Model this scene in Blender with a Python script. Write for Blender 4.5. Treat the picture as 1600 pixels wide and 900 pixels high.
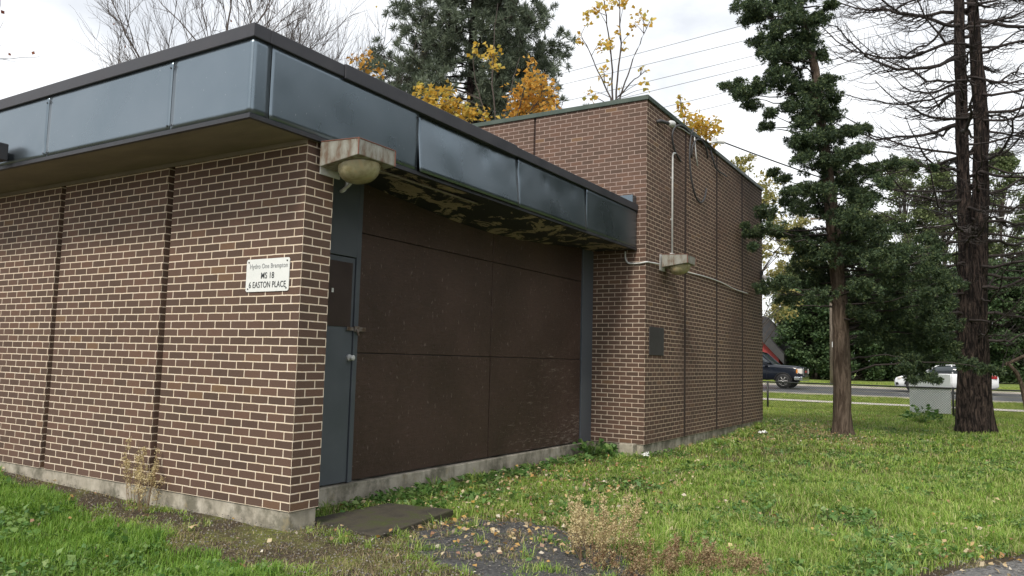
import bpy, math, random
import numpy as np
from mathutils import Vector, Matrix, noise as mnoise
random.seed(7)
RNG = np.random.default_rng(11)
S = bpy.context.scene
COL = S.collection
for o in list(bpy.data.objects): bpy.data.objects.remove(o)

# ---------------------------------------------------------------- camera
FPX, YAW, PITCH, ROLL = 1208.27, 0.5525, 0.0925, 0.025
CAM = np.array([4.648, -4.334, 1.22])
def cam_axes():
    f = np.array([-math.sin(YAW)*math.cos(PITCH), math.cos(YAW)*math.cos(PITCH), math.sin(PITCH)])
    r = np.cross(f, [0, 0, 1]); r /= np.linalg.norm(r); u = np.cross(r, f)
    c, s = math.cos(ROLL), math.sin(ROLL)
    return f, c*r+s*u, -s*r+c*u
CF, CR, CU = cam_axes()
cd = bpy.data.cameras.new('camera'); co = bpy.data.objects.new('camera', cd); COL.objects.link(co)
m = Matrix.Identity(4)
for i in range(3):
    m[i][0] = CR[i]; m[i][1] = CU[i]; m[i][2] = -CF[i]; m[i][3] = CAM[i]
co.matrix_world = m
cd.sensor_width = 36; cd.lens = FPX*36/1600; cd.clip_start = 0.05; cd.clip_end = 2000
S.camera = co
def at(px, py, dep):                     # survey of the photograph: a pixel and a distance give a world point
    return CAM + dep*(CF + CR*(px-800)/FPX - CU*(py-450)/FPX)
# ---------------------------------------------------------------- light
SUN_EL, SUN_AZ = math.radians(46), math.radians(168)     # azimuth from +Y clockwise
w = bpy.data.worlds.new('World'); S.world = w; w.use_nodes = True
nt = w.node_tree; N = nt.nodes; L = nt.links; N.clear()
out = N.new('ShaderNodeOutputWorld'); bg = N.new('ShaderNodeBackground'); bg2 = N.new('ShaderNodeBackground')
sky = N.new('ShaderNodeTexSky'); sky.sky_type = 'NISHITA'; sky.sun_disc = False
sky.sun_elevation = SUN_EL; sky.sun_rotation = SUN_AZ
bg.inputs[1].default_value = 0.08; L.new(sky.outputs[0], bg.inputs[0])
tc = N.new('ShaderNodeTexCoord'); mp = N.new('ShaderNodeMapping'); mp.inputs['Scale'].default_value = (1, 1, 2.6)
nz = N.new('ShaderNodeTexNoise'); nz.inputs['Scale'].default_value = 1.9; nz.inputs['Detail'].default_value = 7; nz.inputs['Roughness'].default_value = 0.55
nz.inputs['Distortion'].default_value = 0.4
cr = N.new('ShaderNodeValToRGB'); e = cr.color_ramp.elements
e[0].position = 0.36; e[0].color = (0.50, 0.52, 0.55, 1); e[1].position = 0.56; e[1].color = (0.74, 0.75, 0.76, 1)
L.new(tc.outputs['Generated'], mp.inputs[0]); L.new(mp.outputs[0], nz.inputs['Vector']); L.new(nz.outputs[0], cr.inputs[0])
L.new(cr.outputs[0], bg2.inputs[0]); bg2.inputs[1].default_value = 1.0
mx = N.new('ShaderNodeMixShader'); mx.inputs[0].default_value = 0.93
L.new(bg.outputs[0], mx.inputs[1]); L.new(bg2.outputs[0], mx.inputs[2]); L.new(mx.outputs[0], out.inputs[0])
sd = bpy.data.lights.new('sun', 'SUN'); sd.energy = 1.5; sd.angle = math.radians(14); sd.color = (1, 0.93, 0.82)
so = bpy.data.objects.new('sun', sd); COL.objects.link(so)
sdir = Vector((math.sin(SUN_AZ)*math.cos(SUN_EL), math.cos(SUN_AZ)*math.cos(SUN_EL), math.sin(SUN_EL)))
so.rotation_euler = sdir.to_track_quat('Z', 'Y').to_euler(); so.location = (10, -15, 30)
S.view_settings.view_transform = 'Standard'; S.view_settings.look = 'None'; S.view_settings.gamma = 1
S.view_settings.use_curve_mapping = False; S.view_settings.exposure = 0.86
S.render.engine = 'CYCLES'
S.cycles.max_bounces = 6; S.cycles.transparent_max_bounces = 8
# ---------------------------------------------------------------- materials
def mat(name, col, rough=0.8, metal=0.0, spec=0.5, build=None):
    M = bpy.data.materials.new(name); M.use_nodes = True
    t = M.node_tree; b = t.nodes['Principled BSDF']
    b.inputs['Base Color'].default_value = (*col, 1); b.inputs['Roughness'].default_value = rough
    b.inputs['Metallic'].default_value = metal; b.inputs['Specular IOR Level'].default_value = spec
    if build: build(t, b)
    return M
def nn(t, kind, **kw):
    n = t.nodes.new(kind)
    for k, v in kw.items():
        if k in n.inputs: n.inputs[k].default_value = v
        else: setattr(n, k, v)
    return n
def objco(t, scale=(1, 1, 1)):
    c = t.nodes.new('ShaderNodeTexCoord'); p = t.nodes.new('ShaderNodeMapping'); p.inputs['Scale'].default_value = scale
    t.links.new(c.outputs['Object'], p.inputs[0]); return p.outputs[0]
def noise(t, vec, scale, detail=4, rough=0.55, dist=0):
    n = nn(t, 'ShaderNodeTexNoise', Scale=scale, Detail=detail, Roughness=rough, Distortion=dist)
    t.links.new(vec, n.inputs['Vector']); return n.outputs[0]
def ramp(t, fac, stops):
    r = t.nodes.new('ShaderNodeValToRGB'); el = r.color_ramp.elements
    while len(el) < len(stops): el.new(0.5)
    for q, (p, c) in zip(el, stops):
        q.position = p; q.color = (*c, 1) if len(c) == 3 else c
    t.links.new(fac, r.inputs[0]); return r.outputs[0]
def G(v): return (v, v, v)
def mix(t, fac, a, b, mode='MIX'):
    n = t.nodes.new('ShaderNodeMix'); n.data_type = 'RGBA'; n.blend_type = mode
    for sck, v in ((n.inputs[0], fac), (n.inputs[6], a), (n.inputs[7], b)):
        if isinstance(v, (int, float)): sck.default_value = v
        elif isinstance(v, tuple): sck.default_value = (*v, 1)
        else: t.links.new(v, sck)
    return n.outputs[2]
def bump(t, b, h, strength=0.3, dist=0.01):
    n = nn(t, 'ShaderNodeBump', Strength=strength, Distance=dist)
    t.links.new(h, n.inputs['Height']); t.links.new(n.outputs[0], b.inputs['Normal']); return n
def simple(name, c1, c2, scale=5, rough=0.8, metal=0, spec=0.5, bs=0.2, bd=0.004, stretch=(1, 1, 1), lo=0.35, hi=0.65):
    def f(t, b):
        v = objco(t, stretch); n = noise(t, v, scale, 6, 0.6)
        t.links.new(ramp(t, n, [(lo, c1), (hi, c2)]), b.inputs['Base Color'])
        n2 = noise(t, v, scale*6, 5, 0.6); bump(t, b, n2, bs, bd)
        t.links.new(ramp(t, n, [(0.3, G(max(0.05, rough-0.1))), (0.7, G(min(1, rough+0.1)))]), b.inputs['Roughness'])
    return mat(name, c1, rough, metal, spec, f)

def brick_mat(name, mortar, mask_lo, mask_hi, mortar2, zgrad=False, dark=1.0):
    def f(t, b):
        uv = t.nodes.new('ShaderNodeUVMap'); uv.uv_map = 'UVMap'
        ob = objco(t)
        wob = nn(t, 'ShaderNodeTexNoise', Scale=9.0, Detail=3.0); t.links.new(uv.outputs[0], wob.inputs['Vector'])
        sub = t.nodes.new('ShaderNodeVectorMath'); sub.operation = 'SUBTRACT'; sub.inputs[1].default_value = (.5, .5, .5)
        t.links.new(wob.outputs['Color'], sub.inputs[0])
        mul = t.nodes.new('ShaderNodeVectorMath'); mul.operation = 'SCALE'; mul.inputs['Scale'].default_value = 0.006
        t.links.new(sub.outputs[0], mul.inputs[0])
        add = t.nodes.new('ShaderNodeVectorMath'); t.links.new(uv.outputs[0], add.inputs[0]); t.links.new(mul.outputs[0], add.inputs[1])
        br = t.nodes.new('ShaderNodeTexBrick'); br.offset = 0.5; br.offset_frequency = 2; br.squash = 1
        for k, v in (('Scale', 1.0), ('Mortar Size', 0.0052), ('Mortar Smooth', 0.12), ('Bias', 0.0), ('Brick Width', 0.2032), ('Row Height', 0.0677)):
            br.inputs[k].default_value = v
        br.inputs['Color1'].default_value = (0, 0, 0, 1); br.inputs['Color2'].default_value = (1, 1, 1, 1)
        t.links.new(add.outputs[0], br.inputs['Vector'])
        d = dark
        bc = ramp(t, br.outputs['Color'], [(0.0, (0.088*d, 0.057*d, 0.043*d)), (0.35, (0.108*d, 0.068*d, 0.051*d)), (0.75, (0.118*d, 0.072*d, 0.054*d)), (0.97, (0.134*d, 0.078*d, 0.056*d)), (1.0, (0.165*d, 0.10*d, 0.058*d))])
        sp = noise(t, ob, 160, 3, 0.7)
        bc = mix(t, 0.55, bc, ramp(t, sp, [(0.3, G(0.25)), (0.7, G(0.9))]), 'OVERLAY')
        big = noise(t, ob, 0.9, 5, 0.6)
        bc = mix(t, 0.5, bc, ramp(t, big, [(0.3, G(0.40)), (0.7, G(0.60))]), 'OVERLAY')
        blot = noise(t, ob, 7, 6, 0.7)
        bc = mix(t, ramp(t, blot, [(0.70, G(0)), (0.85, G(0.22))]), bc, (0.42, 0.36, 0.31))
        mk = ramp(t, noise(t, ob, 0.55, 5, 0.65), [(mask_lo, G(0)), (mask_hi, G(1))])
        if zgrad:
            sx = t.nodes.new('ShaderNodeSeparateXYZ'); t.links.new(ob, sx.inputs[0])
            mr = nn(t, 'ShaderNodeMapRange'); mr.inputs[1].default_value = 2.2; mr.inputs[2].default_value = 3.6
            t.links.new(sx.outputs[2], mr.inputs[0])
            mk = mix(t, 1.0, mk, mr.outputs[0], 'LIGHTEN')
        mc = mix(t, mk, mortar, mortar2)
        mc = mix(t, 0.5, mc, ramp(t, noise(t, ob, 25, 4, 0.6), [(0.3, G(0.3)), (0.7, G(0.72))]), 'OVERLAY')
        t.links.new(mix(t, br.outputs['Fac'], bc, mc), b.inputs['Base Color'])
        h = mix(t, br.outputs['Fac'], mix(t, 0.35, (1, 1, 1), sp, 'MULTIPLY'), (0, 0, 0))
        bump(t, b, h, 0.7, 0.006)
    return mat(name, (0.15, 0.1, 0.08), 0.82, 0, 0.3, f)
M = {}
M['brick'] = brick_mat('brown_brick', (0.76, 0.64, 0.50), 0.55, 0.8, (0.44, 0.34, 0.26))
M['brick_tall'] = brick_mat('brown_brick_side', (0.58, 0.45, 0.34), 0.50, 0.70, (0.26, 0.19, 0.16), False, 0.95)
M['brick_front'] = brick_mat('brown_brick_upper', (0.66, 0.54, 0.43), 0.6, 0.8, (0.38, 0.29, 0.25), True)
M['groove'] = simple('joint_sealant', (0.03, 0.018, 0.016), (0.05, 0.028, 0.024), 8)
def conc(t, b):
    v = objco(t); n = noise(t, v, 3.5, 8, 0.65); n2 = noise(t, objco(t, (1, 1, .25)), 9, 5, .6); n3 = noise(t, v, 2.0, 6, .7)
    c = ramp(t, n, [(0.3, (0.24, 0.22, 0.17)), (0.5, (0.42, 0.38, 0.31)), (0.7, (0.56, 0.52, 0.44))])
    c = mix(t, ramp(t, n2, [(0.5, G(0)), (0.72, G(0.65))]), c, (0.13, 0.125, 0.09))
    c = mix(t, ramp(t, n3, [(0.48, G(0)), (0.60, G(0.75))]), c, (0.10, 0.095, 0.065))
    c = mix(t, ramp(t, noise(t, v, 6, 5, .6), [(0.62, G(0)), (0.75, G(0.5))]), c, (0.42, 0.33, 0.17))
    t.links.new(c, b.inputs['Base Color']); bump(t, b, noise(t, v, 40, 6, .7), 0.5, 0.006)
M['concrete'] = mat('weathered_concrete', (0.35, 0.33, 0.28), 0.9, build=conc)
def slabm(t, b):
    v = objco(t); n = noise(t, v, 4, 8, 0.65)
    c = ramp(t, n, [(0.3, (0.028, 0.026, 0.02)), (0.5, (0.065, 0.056, 0.04)), (0.62, (0.055, 0.065, 0.02)), (0.75, (0.11, 0.12, 0.03))])
    t.links.new(c, b.inputs['Base Color']); bump(t, b, noise(t, v, 30, 6, .7), 0.6, 0.008)
M['slab'] = mat('mossy_slab', (0.08, 0.07, 0.05), 0.75, build=slabm)
def fasc(t, b):
    v = objco(t); n = noise(t, v, 1.3, 4, 0.5)
    st = noise(t, objco(t, (14, 14, 0.8)), 2.2, 4, 0.6)
    c = ramp(t, n, [(0.3, (0.155, 0.195, 0.225)), (0.7, (0.20, 0.24, 0.275))])
    c = mix(t, ramp(t, st, [(0.68, G(0)), (0.80, G(0.12))]), c, (0.24, 0.27, 0.30))
    drop = noise(t, objco(t, (22, 22, 9)), 3.4, 2, 0.5)
    c = mix(t, ramp(t, drop, [(0.735, G(0)), (0.77, G(0.6))]), c, (0.5, 0.52, 0.52))
    t.links.new(c, b.inputs['Base Color'])
    t.links.new(ramp(t, n, [(0.3, G(0.24)), (0.7, G(0.36))]), b.inputs['Roughness'])
    bump(t, b, noise(t, v, 60, 3, .5), 0.03, 0.002)
M['fascia'] = mat('slate_metal', (0.07, 0.1, 0.12), 0.25, 0.86, 0.5, fasc)
M['coping'] = simple('brown_coping', (0.034, 0.035, 0.043), (0.058, 0.057, 0.066), 3, 0.5, 0.1, 0.5, 0.05)
M['edge'] = simple('dark_trim', (0.02, 0.022, 0.028), (0.035, 0.035, 0.04), 5, 0.5)
M['coping_green'] = simple('green_coping', (0.05, 0.075, 0.06), (0.085, 0.11, 0.09), 3, 0.45, 0.1)
M['soffit_tan'] = simple('tan_soffit', (0.19, 0.162, 0.13), (0.27, 0.235, 0.19), 1.6, 0.7, 0, 0.3, 0.1, 0.003, (1, 3, 1))
def peel(t, b):
    v = objco(t, (1.6, 1, 1)); n = noise(t, v, 2.3, 10, 0.70, 0.9)
    k = ramp(t, n, [(0.525, G(0)), (0.54, G(1))])
    c = mix(t, k, (0.022, 0.023, 0.03), ramp(t, noise(t, v, 6, 4), [(0.3, (0.33, 0.25, 0.20)), (0.7, (0.45, 0.35, 0.29))]))
    t.links.new(c, b.inputs['Base Color']); bump(t, b, k, 0.5, 0.004)
M['soffit_peel'] = mat('peeling_soffit_paint', (0.03, 0.03, 0.03), 0.6, 0, 0.4, peel)
def ply(t, b):
    v = objco(t); vs = objco(t, (1, 0.6, 4.0)); n = noise(t, v, 1.1, 5, 0.6)
    c = ramp(t, n, [(0.3, (0.045, 0.027, 0.021)), (0.7, (0.078, 0.046, 0.036))])
    f1 = noise(t, vs, 9, 9, 0.75, 0.8)
    sx = t.nodes.new('ShaderNodeSeparateXYZ'); t.links.new(v, sx.inputs[0])
    mr = nn(t, 'ShaderNodeMapRange'); mr.inputs[1].default_value = 1.4; mr.inputs[2].default_value = 0.0
    mr.inputs[3].default_value = 0.0; mr.inputs[4].default_value = 0.10; t.links.new(sx.outputs[2], mr.inputs[0])
    s = t.nodes.new('ShaderNodeMath'); s.operation = 'ADD'; t.links.new(f1, s.inputs[0]); t.links.new(mr.outputs[0], s.inputs[1])
    mry = nn(t, 'ShaderNodeMapRange'); mry.inputs[1].default_value = 3.6; mry.inputs[2].default_value = 5.4; mry.inputs[3].default_value = 0.0; mry.inputs[4].default_value = 0.11; t.links.new(sx.outputs[1], mry.inputs[0])
    ss = t.nodes.new('ShaderNodeMath'); ss.operation = 'ADD'; t.links.new(s.outputs[0], ss.inputs[0]); t.links.new(mry.outputs[0], ss.inputs[1]); s = ss
    big = noise(t, v, 0.8, 3, 0.5); s2 = t.nodes.new('ShaderNodeMath'); s2.operation = 'MULTIPLY_ADD'
    t.links.new(big, s2.inputs[0]); s2.inputs[1].default_value = 0.35; t.links.new(s.outputs[0], s2.inputs[2])
    k = ramp(t, s2.outputs[0], [(0.90, G(0)), (0.97, G(0.7))])
    c = mix(t, k, c, (0.26, 0.21, 0.18))
    fl = noise(t, objco(t, (1, 1, .45)), 32, 2, .5); c = mix(t, ramp(t, fl, [(0.675, G(0)), (0.72, G(0.5))]), c, (0.24, 0.19, 0.17))
    gr = noise(t, objco(t, (1, .25, 1.5)), 40, 5, .7); c = mix(t, 0.5, c, ramp(t, gr, [(0.3, G(0.3)), (0.7, G(0.7))]), 'OVERLAY')
    t.links.new(c, b.inputs['Base Color'])
    t.links.new(ramp(t, n, [(0.3, G(0.42)), (0.7, G(0.6))]), b.inputs['Roughness'])
    d = noise(t, v, 9, 5, 0.65); vo = nn(t, 'ShaderNodeTexVoronoi', Scale=7.0); t.links.new(v, vo.inputs['Vector']); dn = ramp(t, vo.outputs['Distance'], [(0.0, G(0.0)), (0.16, G(1.0))])
    bump(t, b, mix(t, 0.3, mix(t, 0.4, d, f1), dn), 0.9, 0.02)
M['plywood'] = mat('painted_plywood', (0.05, 0.03, 0.027), 0.5, 0, 0.45, ply)
M['door'] = simple('slate_door_paint', (0.085, 0.097, 0.115), (0.105, 0.118, 0.136), 2.5, 0.42, 0, 0.5, 0.06, 0.002)
M['brown_paint'] = simple('brown_door_paint', (0.045, 0.03, 0.028), (0.06, 0.04, 0.036), 3, 0.4)
M['white_metal'] = simple('white_conduit', (0.55, 0.56, 0.56), (0.72, 0.72, 0.70), 12, 0.45)
M['steel'] = simple('dull_steel', (0.25, 0.24, 0.23), (0.4, 0.39, 0.37), 20, 0.4, 0.7)
M['rust_steel'] = simple('rusty_steel', (0.12, 0.075, 0.05), (0.28, 0.25, 0.22), 20, 0.6, 0.4)
def lampm(t, b):
    v = objco(t, (1, 1, 0.35)); n = noise(t, v, 14, 8, 0.65)
    c = ramp(t, n, [(0.3, (0.42, 0.42, 0.38)), (0.5, (0.30, 0.29, 0.25)), (0.62, (0.2, 0.15, 0.11)), (0.75, (0.17, 0.08, 0.05))])
    t.links.new(c, b.inputs['Base Color']); bump(t, b, n, .2, .002)
M['lamp_body'] = mat('aged_lamp_metal', (0.4, 0.4, 0.36), 0.55, 0.2, build=lampm)
M['lamp_edge'] = simple('rusty_edge', (0.16, 0.06, 0.04), (0.22, 0.1, 0.07), 20, 0.7)
def glassm(t, b):
    v = objco(t); n = noise(t, v, 12, 5, .6)
    t.links.new(ramp(t, n, [(0.3, (0.26, 0.22, 0.11)), (0.55, (0.42, 0.38, 0.24)), (0.75, (0.5, 0.36, 0.2))]), b.inputs['Base Color'])
    bump(t, b, noise(t, v, 30, 2), .2, .003)
M['lamp_glass'] = mat('yellowed_lens', (0.4, 0.35, 0.2), 0.22, 0, 0.6, build=glassm)
M['sign'] = simple('white_sign', (0.74, 0.76, 0.74), (0.80, 0.81, 0.79), 6, 0.35, 0, 0.5, 0.02)
M['letter'] = mat('dark_lettering', (0.03, 0.035, 0.04), 0.5)
M['letter_grey'] = mat('grey_lettering', (0.28, 0.29, 0.30), 0.5)
M['plate'] = simple('dark_plate', (0.035, 0.032, 0.033), (0.055, 0.05, 0.05), 5, 0.5)
M['black'] = mat('black_rubber', (0.012, 0.012, 0.013), 0.6)
M['cable'] = mat('grey_cable', (0.06, 0.06, 0.065), 0.6)
M['board'] = simple('white_board', (0.80, 0.84, 0.86), (0.86, 0.88, 0.90), 3, 0.5)
M['fence'] = mat('black_fence_metal', (0.035, 0.037, 0.035), 0.5, 0.3)
M['asphalt'] = simple('old_asphalt', (0.045, 0.045, 0.047), (0.11, 0.11, 0.11), 30, 0.85, 0, 0.4, 0.9, 0.012)
M['road'] = simple('wet_road', (0.055, 0.056, 0.06), (0.10, 0.10, 0.105), 0.7, 0.4, 0, 0.5, 0.2, 0.004)
M['walk'] = simple('pale_walk', (0.42, 0.39, 0.33), (0.55, 0.51, 0.45), 2, 0.85)
M['roof_mem'] = simple('roof_gravel', (0.12, 0.12, 0.12), (0.2, 0.2, 0.19), 20, 0.9)
def bark(name, c1, c2, sc=10, ra=.42, rb=.62):
    def f(t, b):
        v = objco(t, (1, 1, 0.16)); n = noise(t, v, sc, 8, 0.7, 0.6)
        t.links.new(ramp(t, n, [(ra, c1), (rb, c2)]), b.inputs['Base Color']); bump(t, b, n, 1.0, 0.08)
    return mat(name, c1, 0.9, 0, 0.25, f)
M['bark_dark'] = bark('dark_wet_bark', (0.012, 0.009, 0.009), (0.12, 0.088, 0.075), 22, .46, .64)
M['bark_brown'] = bark('fibrous_brown_bark', (0.075, 0.053, 0.04), (0.21, 0.16, 0.125), 16)
M['bark_grey'] = bark('grey_bark', (0.09, 0.075, 0.065), (0.2, 0.17, 0.15), 14)
M['twig'] = mat('dark_twigs', (0.045, 0.036, 0.034), 0.9)
M['twig_bg'] = mat('greyish_twigs', (0.085, 0.068, 0.06), 0.9)
M['pole'] = bark('weathered_pole', (0.16, 0.125, 0.10), (0.3, 0.25, 0.2), 8)
def leafm(name, cols, rough=0.6, trans=0.25, spec=0.3):
    def f(t, b):
        g = t.nodes.new('ShaderNodeNewGeometry')
        n = len(cols); st = [(i/(n-1), c) for i, c in enumerate(cols)]
        c = ramp(t, g.outputs['Random Per Island'], st)
        c = mix(t, 0.35, c, ramp(t, noise(t, objco(t), 0.8, 4, 0.6), [(0.3, G(0.3)), (0.7, G(0.7))]), 'OVERLAY')
        t.links.new(c, b.inputs['Base Color'])
        if trans:
            tr = t.nodes.new('ShaderNodeBsdfTranslucent'); t.links.new(c, tr.inputs[0])
            ms = t.nodes.new('ShaderNodeMixShader'); ms.inputs[0].default_value = trans
            o = t.nodes['Material Output']; t.links.new(b.outputs[0], ms.inputs[1]); t.links.new(tr.outputs[0], ms.inputs[2]); t.links.new(ms.outputs[0], o.inputs[0])
    return mat(name, cols[0], rough, 0, spec, f)
M['needle'] = leafm('dark_needles', [(0.034, 0.058, 0.036), (0.054, 0.088, 0.048), (0.080, 0.122, 0.056), (0.15, 0.19, 0.075)], 0.6, 0.15)
M['pine'] = leafm('pine_needles', [(0.09, 0.115, 0.085), (0.14, 0.175, 0.12), (0.20, 0.24, 0.16)], 0.6, 0.2)
M['yellow'] = leafm('yellow_leaves', [(0.52, 0.30, 0.04), (0.66, 0.42, 0.06), (0.74, 0.55, 0.14), (0.45, 0.42, 0.09)], 0.6, 0.45)
M['orange'] = leafm('orange_leaves', [(0.55, 0.26, 0.05), (0.66, 0.38, 0.07), (0.72, 0.48, 0.12)], 0.6, 0.4)
M['pale_leaf'] = leafm('pale_yellow_green_leaves', [(0.20, 0.21, 0.07), (0.32, 0.30, 0.11), (0.44, 0.36, 0.13), (0.15, 0.19, 0.06)], 0.6, 0.4)
M['green_leaf'] = leafm('dark_green_leaves', [(0.03, 0.06, 0.026), (0.048, 0.088, 0.034), (0.07, 0.115, 0.045), (0.11, 0.16, 0.065)], 0.6, 0.2)
M['mid_leaf'] = leafm('mid_green_leaves', [(0.09, 0.13, 0.055), (0.15, 0.19, 0.08), (0.23, 0.27, 0.12)], 0.6, 0.35)
M['red_leaf'] = leafm('reddish_leaves', [(0.22, 0.07, 0.05), (0.32, 0.13, 0.08)], 0.6, 0.3)
M['grass_lush'] = leafm('lush_grass', [(0.09, 0.20, 0.02), (0.14, 0.28, 0.03), (0.20, 0.36, 0.045), (0.29, 0.42, 0.08)], 0.45, 0.35, 0.4)
M['grass_mix'] = leafm('rough_grass', [(0.10, 0.20, 0.03), (0.19, 0.34, 0.045), (0.29, 0.45, 0.065), (0.42, 0.54, 0.13), (0.58, 0.54, 0.27)], 0.5, 0.35, 0.4)
M['grass_far'] = leafm('far_grass', [(0.16, 0.25, 0.045), (0.26, 0.36, 0.06), (0.36, 0.44, 0.09), (0.44, 0.43, 0.15)], 0.6, 0.35, 0.3)
M['thatch'] = leafm('dry_thatch', [(0.20, 0.15, 0.09), (0.34, 0.26, 0.16), (0.46, 0.37, 0.24), (0.22, 0.25, 0.07), (0.28, 0.33, 0.06)], 0.8, 0.2)
M['clover'] = leafm('broad_weed_leaves', [(0.06, 0.14, 0.035), (0.10, 0.21, 0.05), (0.16, 0.28, 0.07), (0.26, 0.36, 0.12)], 0.45, 0.25, 0.4)
M['dry_seed'] = leafm('dry_seed_heads', [(0.50, 0.41, 0.20), (0.66, 0.56, 0.31), (0.78, 0.68, 0.42), (0.46, 0.33, 0.17)], 0.9, 0.3)
M['dry_red'] = leafm('reddish_dry_heads', [(0.22, 0.12, 0.07), (0.36, 0.24, 0.14), (0.50, 0.40, 0.24), (0.25, 0.25, 0.09)], 0.9, 0.3)
M['stalk'] = mat('dry_stalk', (0.25, 0.16, 0.09), 0.85)
M['fallen'] = leafm('fallen_leaf', [(0.36, 0.24, 0.13), (0.55, 0.42, 0.24), (0.66, 0.55, 0.38), (0.58, 0.36, 0.10), (0.34, 0.18, 0.11), (0.74, 0.68, 0.56)], 0.7, 0.2)
def soil(t, b):
    v = objco(t); n = noise(t, v, 1.4, 7, 0.65); f = noise(t, v, 45, 6, 0.7)
    sx = t.nodes.new('ShaderNodeSeparateXYZ'); t.links.new(v, sx.inputs[0])
    near = ramp(t, n, [(0.3, (0.055, 0.042, 0.032)), (0.5, (0.095, 0.075, 0.05)), (0.66, (0.20, 0.23, 0.05))])
    far = ramp(t, n, [(0.3, (0.12, 0.17, 0.04)), (0.7, (0.22, 0.27, 0.07))])
    mr = nn(t, 'ShaderNodeMapRange'); mr.inputs[1].default_value = 5; mr.inputs[2].default_value = 16
    t.links.new(sx.outputs[1], mr.inputs[0])
    c = mix(t, mr.outputs[0], near, far)
    c = mix(t, 0.7, c, ramp(t, f, [(0.3, G(0.2)), (0.7, G(0.8))]), 'OVERLAY')
    t.links.new(c, b.inputs['Base Color']); bump(t, b, f, 0.9, 0.03)
M['ground'] = mat('soil_and_turf', (0.1, 0.09, 0.05), 0.95, 0, 0.2, soil)

# ---------------------------------------------------------------- mesh helpers
class MB:
    def __init__(s): s.v = []; s.f = []; s.uv = []; s.mi = []; s.has = False
    def add(s, vs, fs, uv=None, mi=0):
        k = len(s.v); s.v += [tuple(map(float, p)) for p in vs]
        for i, f in enumerate(fs):
            s.f.append([a+k for a in f]); s.mi.append(mi)
            if uv: s.uv.append(uv[i]); s.has = True
            else: s.uv.append([(0, 0)]*len(f))
    def box(s, x0, x1, y0, y1, z0, z1, mi=0):
        v = [(x, y, z) for z in (z0, z1) for y in (y0, y1) for x in (x0, x1)]
        s.add(v, [(0, 2, 3, 1), (4, 5, 7, 6), (0, 1, 5, 4), (2, 6, 7, 3), (0, 4, 6, 2), (1, 3, 7, 5)], None, mi)
    def brick(s, x0, x1, y0, y1, z0, z1, ou=0.0, ov=0.0):      # box with brick coordinates: u runs along x on y-faces, along y on x-faces
        v = [(x, y, z) for z in (z0, z1) for y in (y0, y1) for x in (x0, x1)]
        fs = [(0, 2, 3, 1), (4, 5, 7, 6), (0, 1, 5, 4), (2, 6, 7, 3), (0, 4, 6, 2), (1, 3, 7, 5)]
        uv = []
        for i, f in enumerate(fs):
            if i < 2: uv.append([(v[a][0]+20, v[a][1]+20) for a in f])
            elif i < 4: uv.append([(-v[a][0]+40.64+ou, v[a][2]+1.3540) for a in f])
            else: uv.append([(v[a][1]+40.64+0.1016+ov, v[a][2]+1.3540) for a in f])
        s.add(v, fs, uv)
    def tube(s, pts, rad, n=8, cap=True, mi=0):
        pts = [np.array(p, float) for p in pts]
        rad = rad if hasattr(rad, '__len__') else [rad]*len(pts)
        k = len(s.v); prev = None
        for i, p in enumerate(pts):
            d = (pts[min(i+1, len(pts)-1)]-pts[max(i-1, 0)]); d /= (np.linalg.norm(d)+1e-9)
            if prev is None:
                a = np.array([0, 0, 1.]) if abs(d[2]) < 0.9 else np.array([1., 0, 0])
            else: a = prev
            e1 = a-d*(a@d); e1 /= np.linalg.norm(e1); e2 = np.cross(d, e1); prev = e1
            for j in range(n):
                t = 2*math.pi*j/n; s.v.append(tuple(p+rad[i]*(math.cos(t)*e1+math.sin(t)*e2)))
        for i in range(len(pts)-1):
            for j in range(n):
                s.f.append([k+i*n+j, k+i*n+(j+1) % n, k+(i+1)*n+(j+1) % n, k+(i+1)*n+j]); s.uv.append([(0, 0)]*4); s.mi.append(mi)
        if cap:
            s.f.append([k+j for j in range(n)][::-1]); s.uv.append([(0, 0)]*n); s.mi.append(mi)
            s.f.append([k+(len(pts)-1)*n+j for j in range(n)]); s.uv.append([(0, 0)]*n); s.mi.append(mi)
    def build(s, name, mt, parent=None, smooth=False, bevel=0, loc=None):
        me = bpy.data.meshes.new(name); me.from_pydata(s.v, [], s.f); 
        if s.has:
            u = me.uv_layers.new(name='UVMap'); u.data.foreach_set('uv', [c for f in s.uv for p in f for c in p])
        for q in (mt if isinstance(mt, (list, tuple)) else [mt]): me.materials.append(q)
        me.polygons.foreach_set('material_index', s.mi)
        if smooth: me.polygons.foreach_set('use_smooth', [True]*len(me.polygons))
        me.update()
        o = bpy.data.objects.new(name, me); COL.objects.link(o)
        if bevel:
            b = o.modifiers.new('bevel', 'BEVEL'); b.width = bevel; b.segments = 2; b.limit_method = 'ANGLE'
        if parent is not None: o.parent = parent
        if loc is not None: o.location = loc
        return o
def empty(name, loc, label=None, cat=None, group=None):
    o = bpy.data.objects.new(name, None); COL.objects.link(o); o.location = loc; o.empty_display_size = 0.2
    o['_l'] = 1; del o['_l']
    tag(o, label, cat, group); return o
def tag(o, label=None, cat=None, group=None, kind=None):
    if label: o['label'] = label
    if cat: o['category'] = cat
    if group: o['group'] = group
    if kind: o['kind'] = kind
    return o
def rebase(o, root):        # mesh data written in world coordinates, object parented to an Empty standing at the thing's base
    o.parent = root; o.matrix_parent_inverse = Matrix.Translation(-Vector(root.location)); return o
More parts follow.
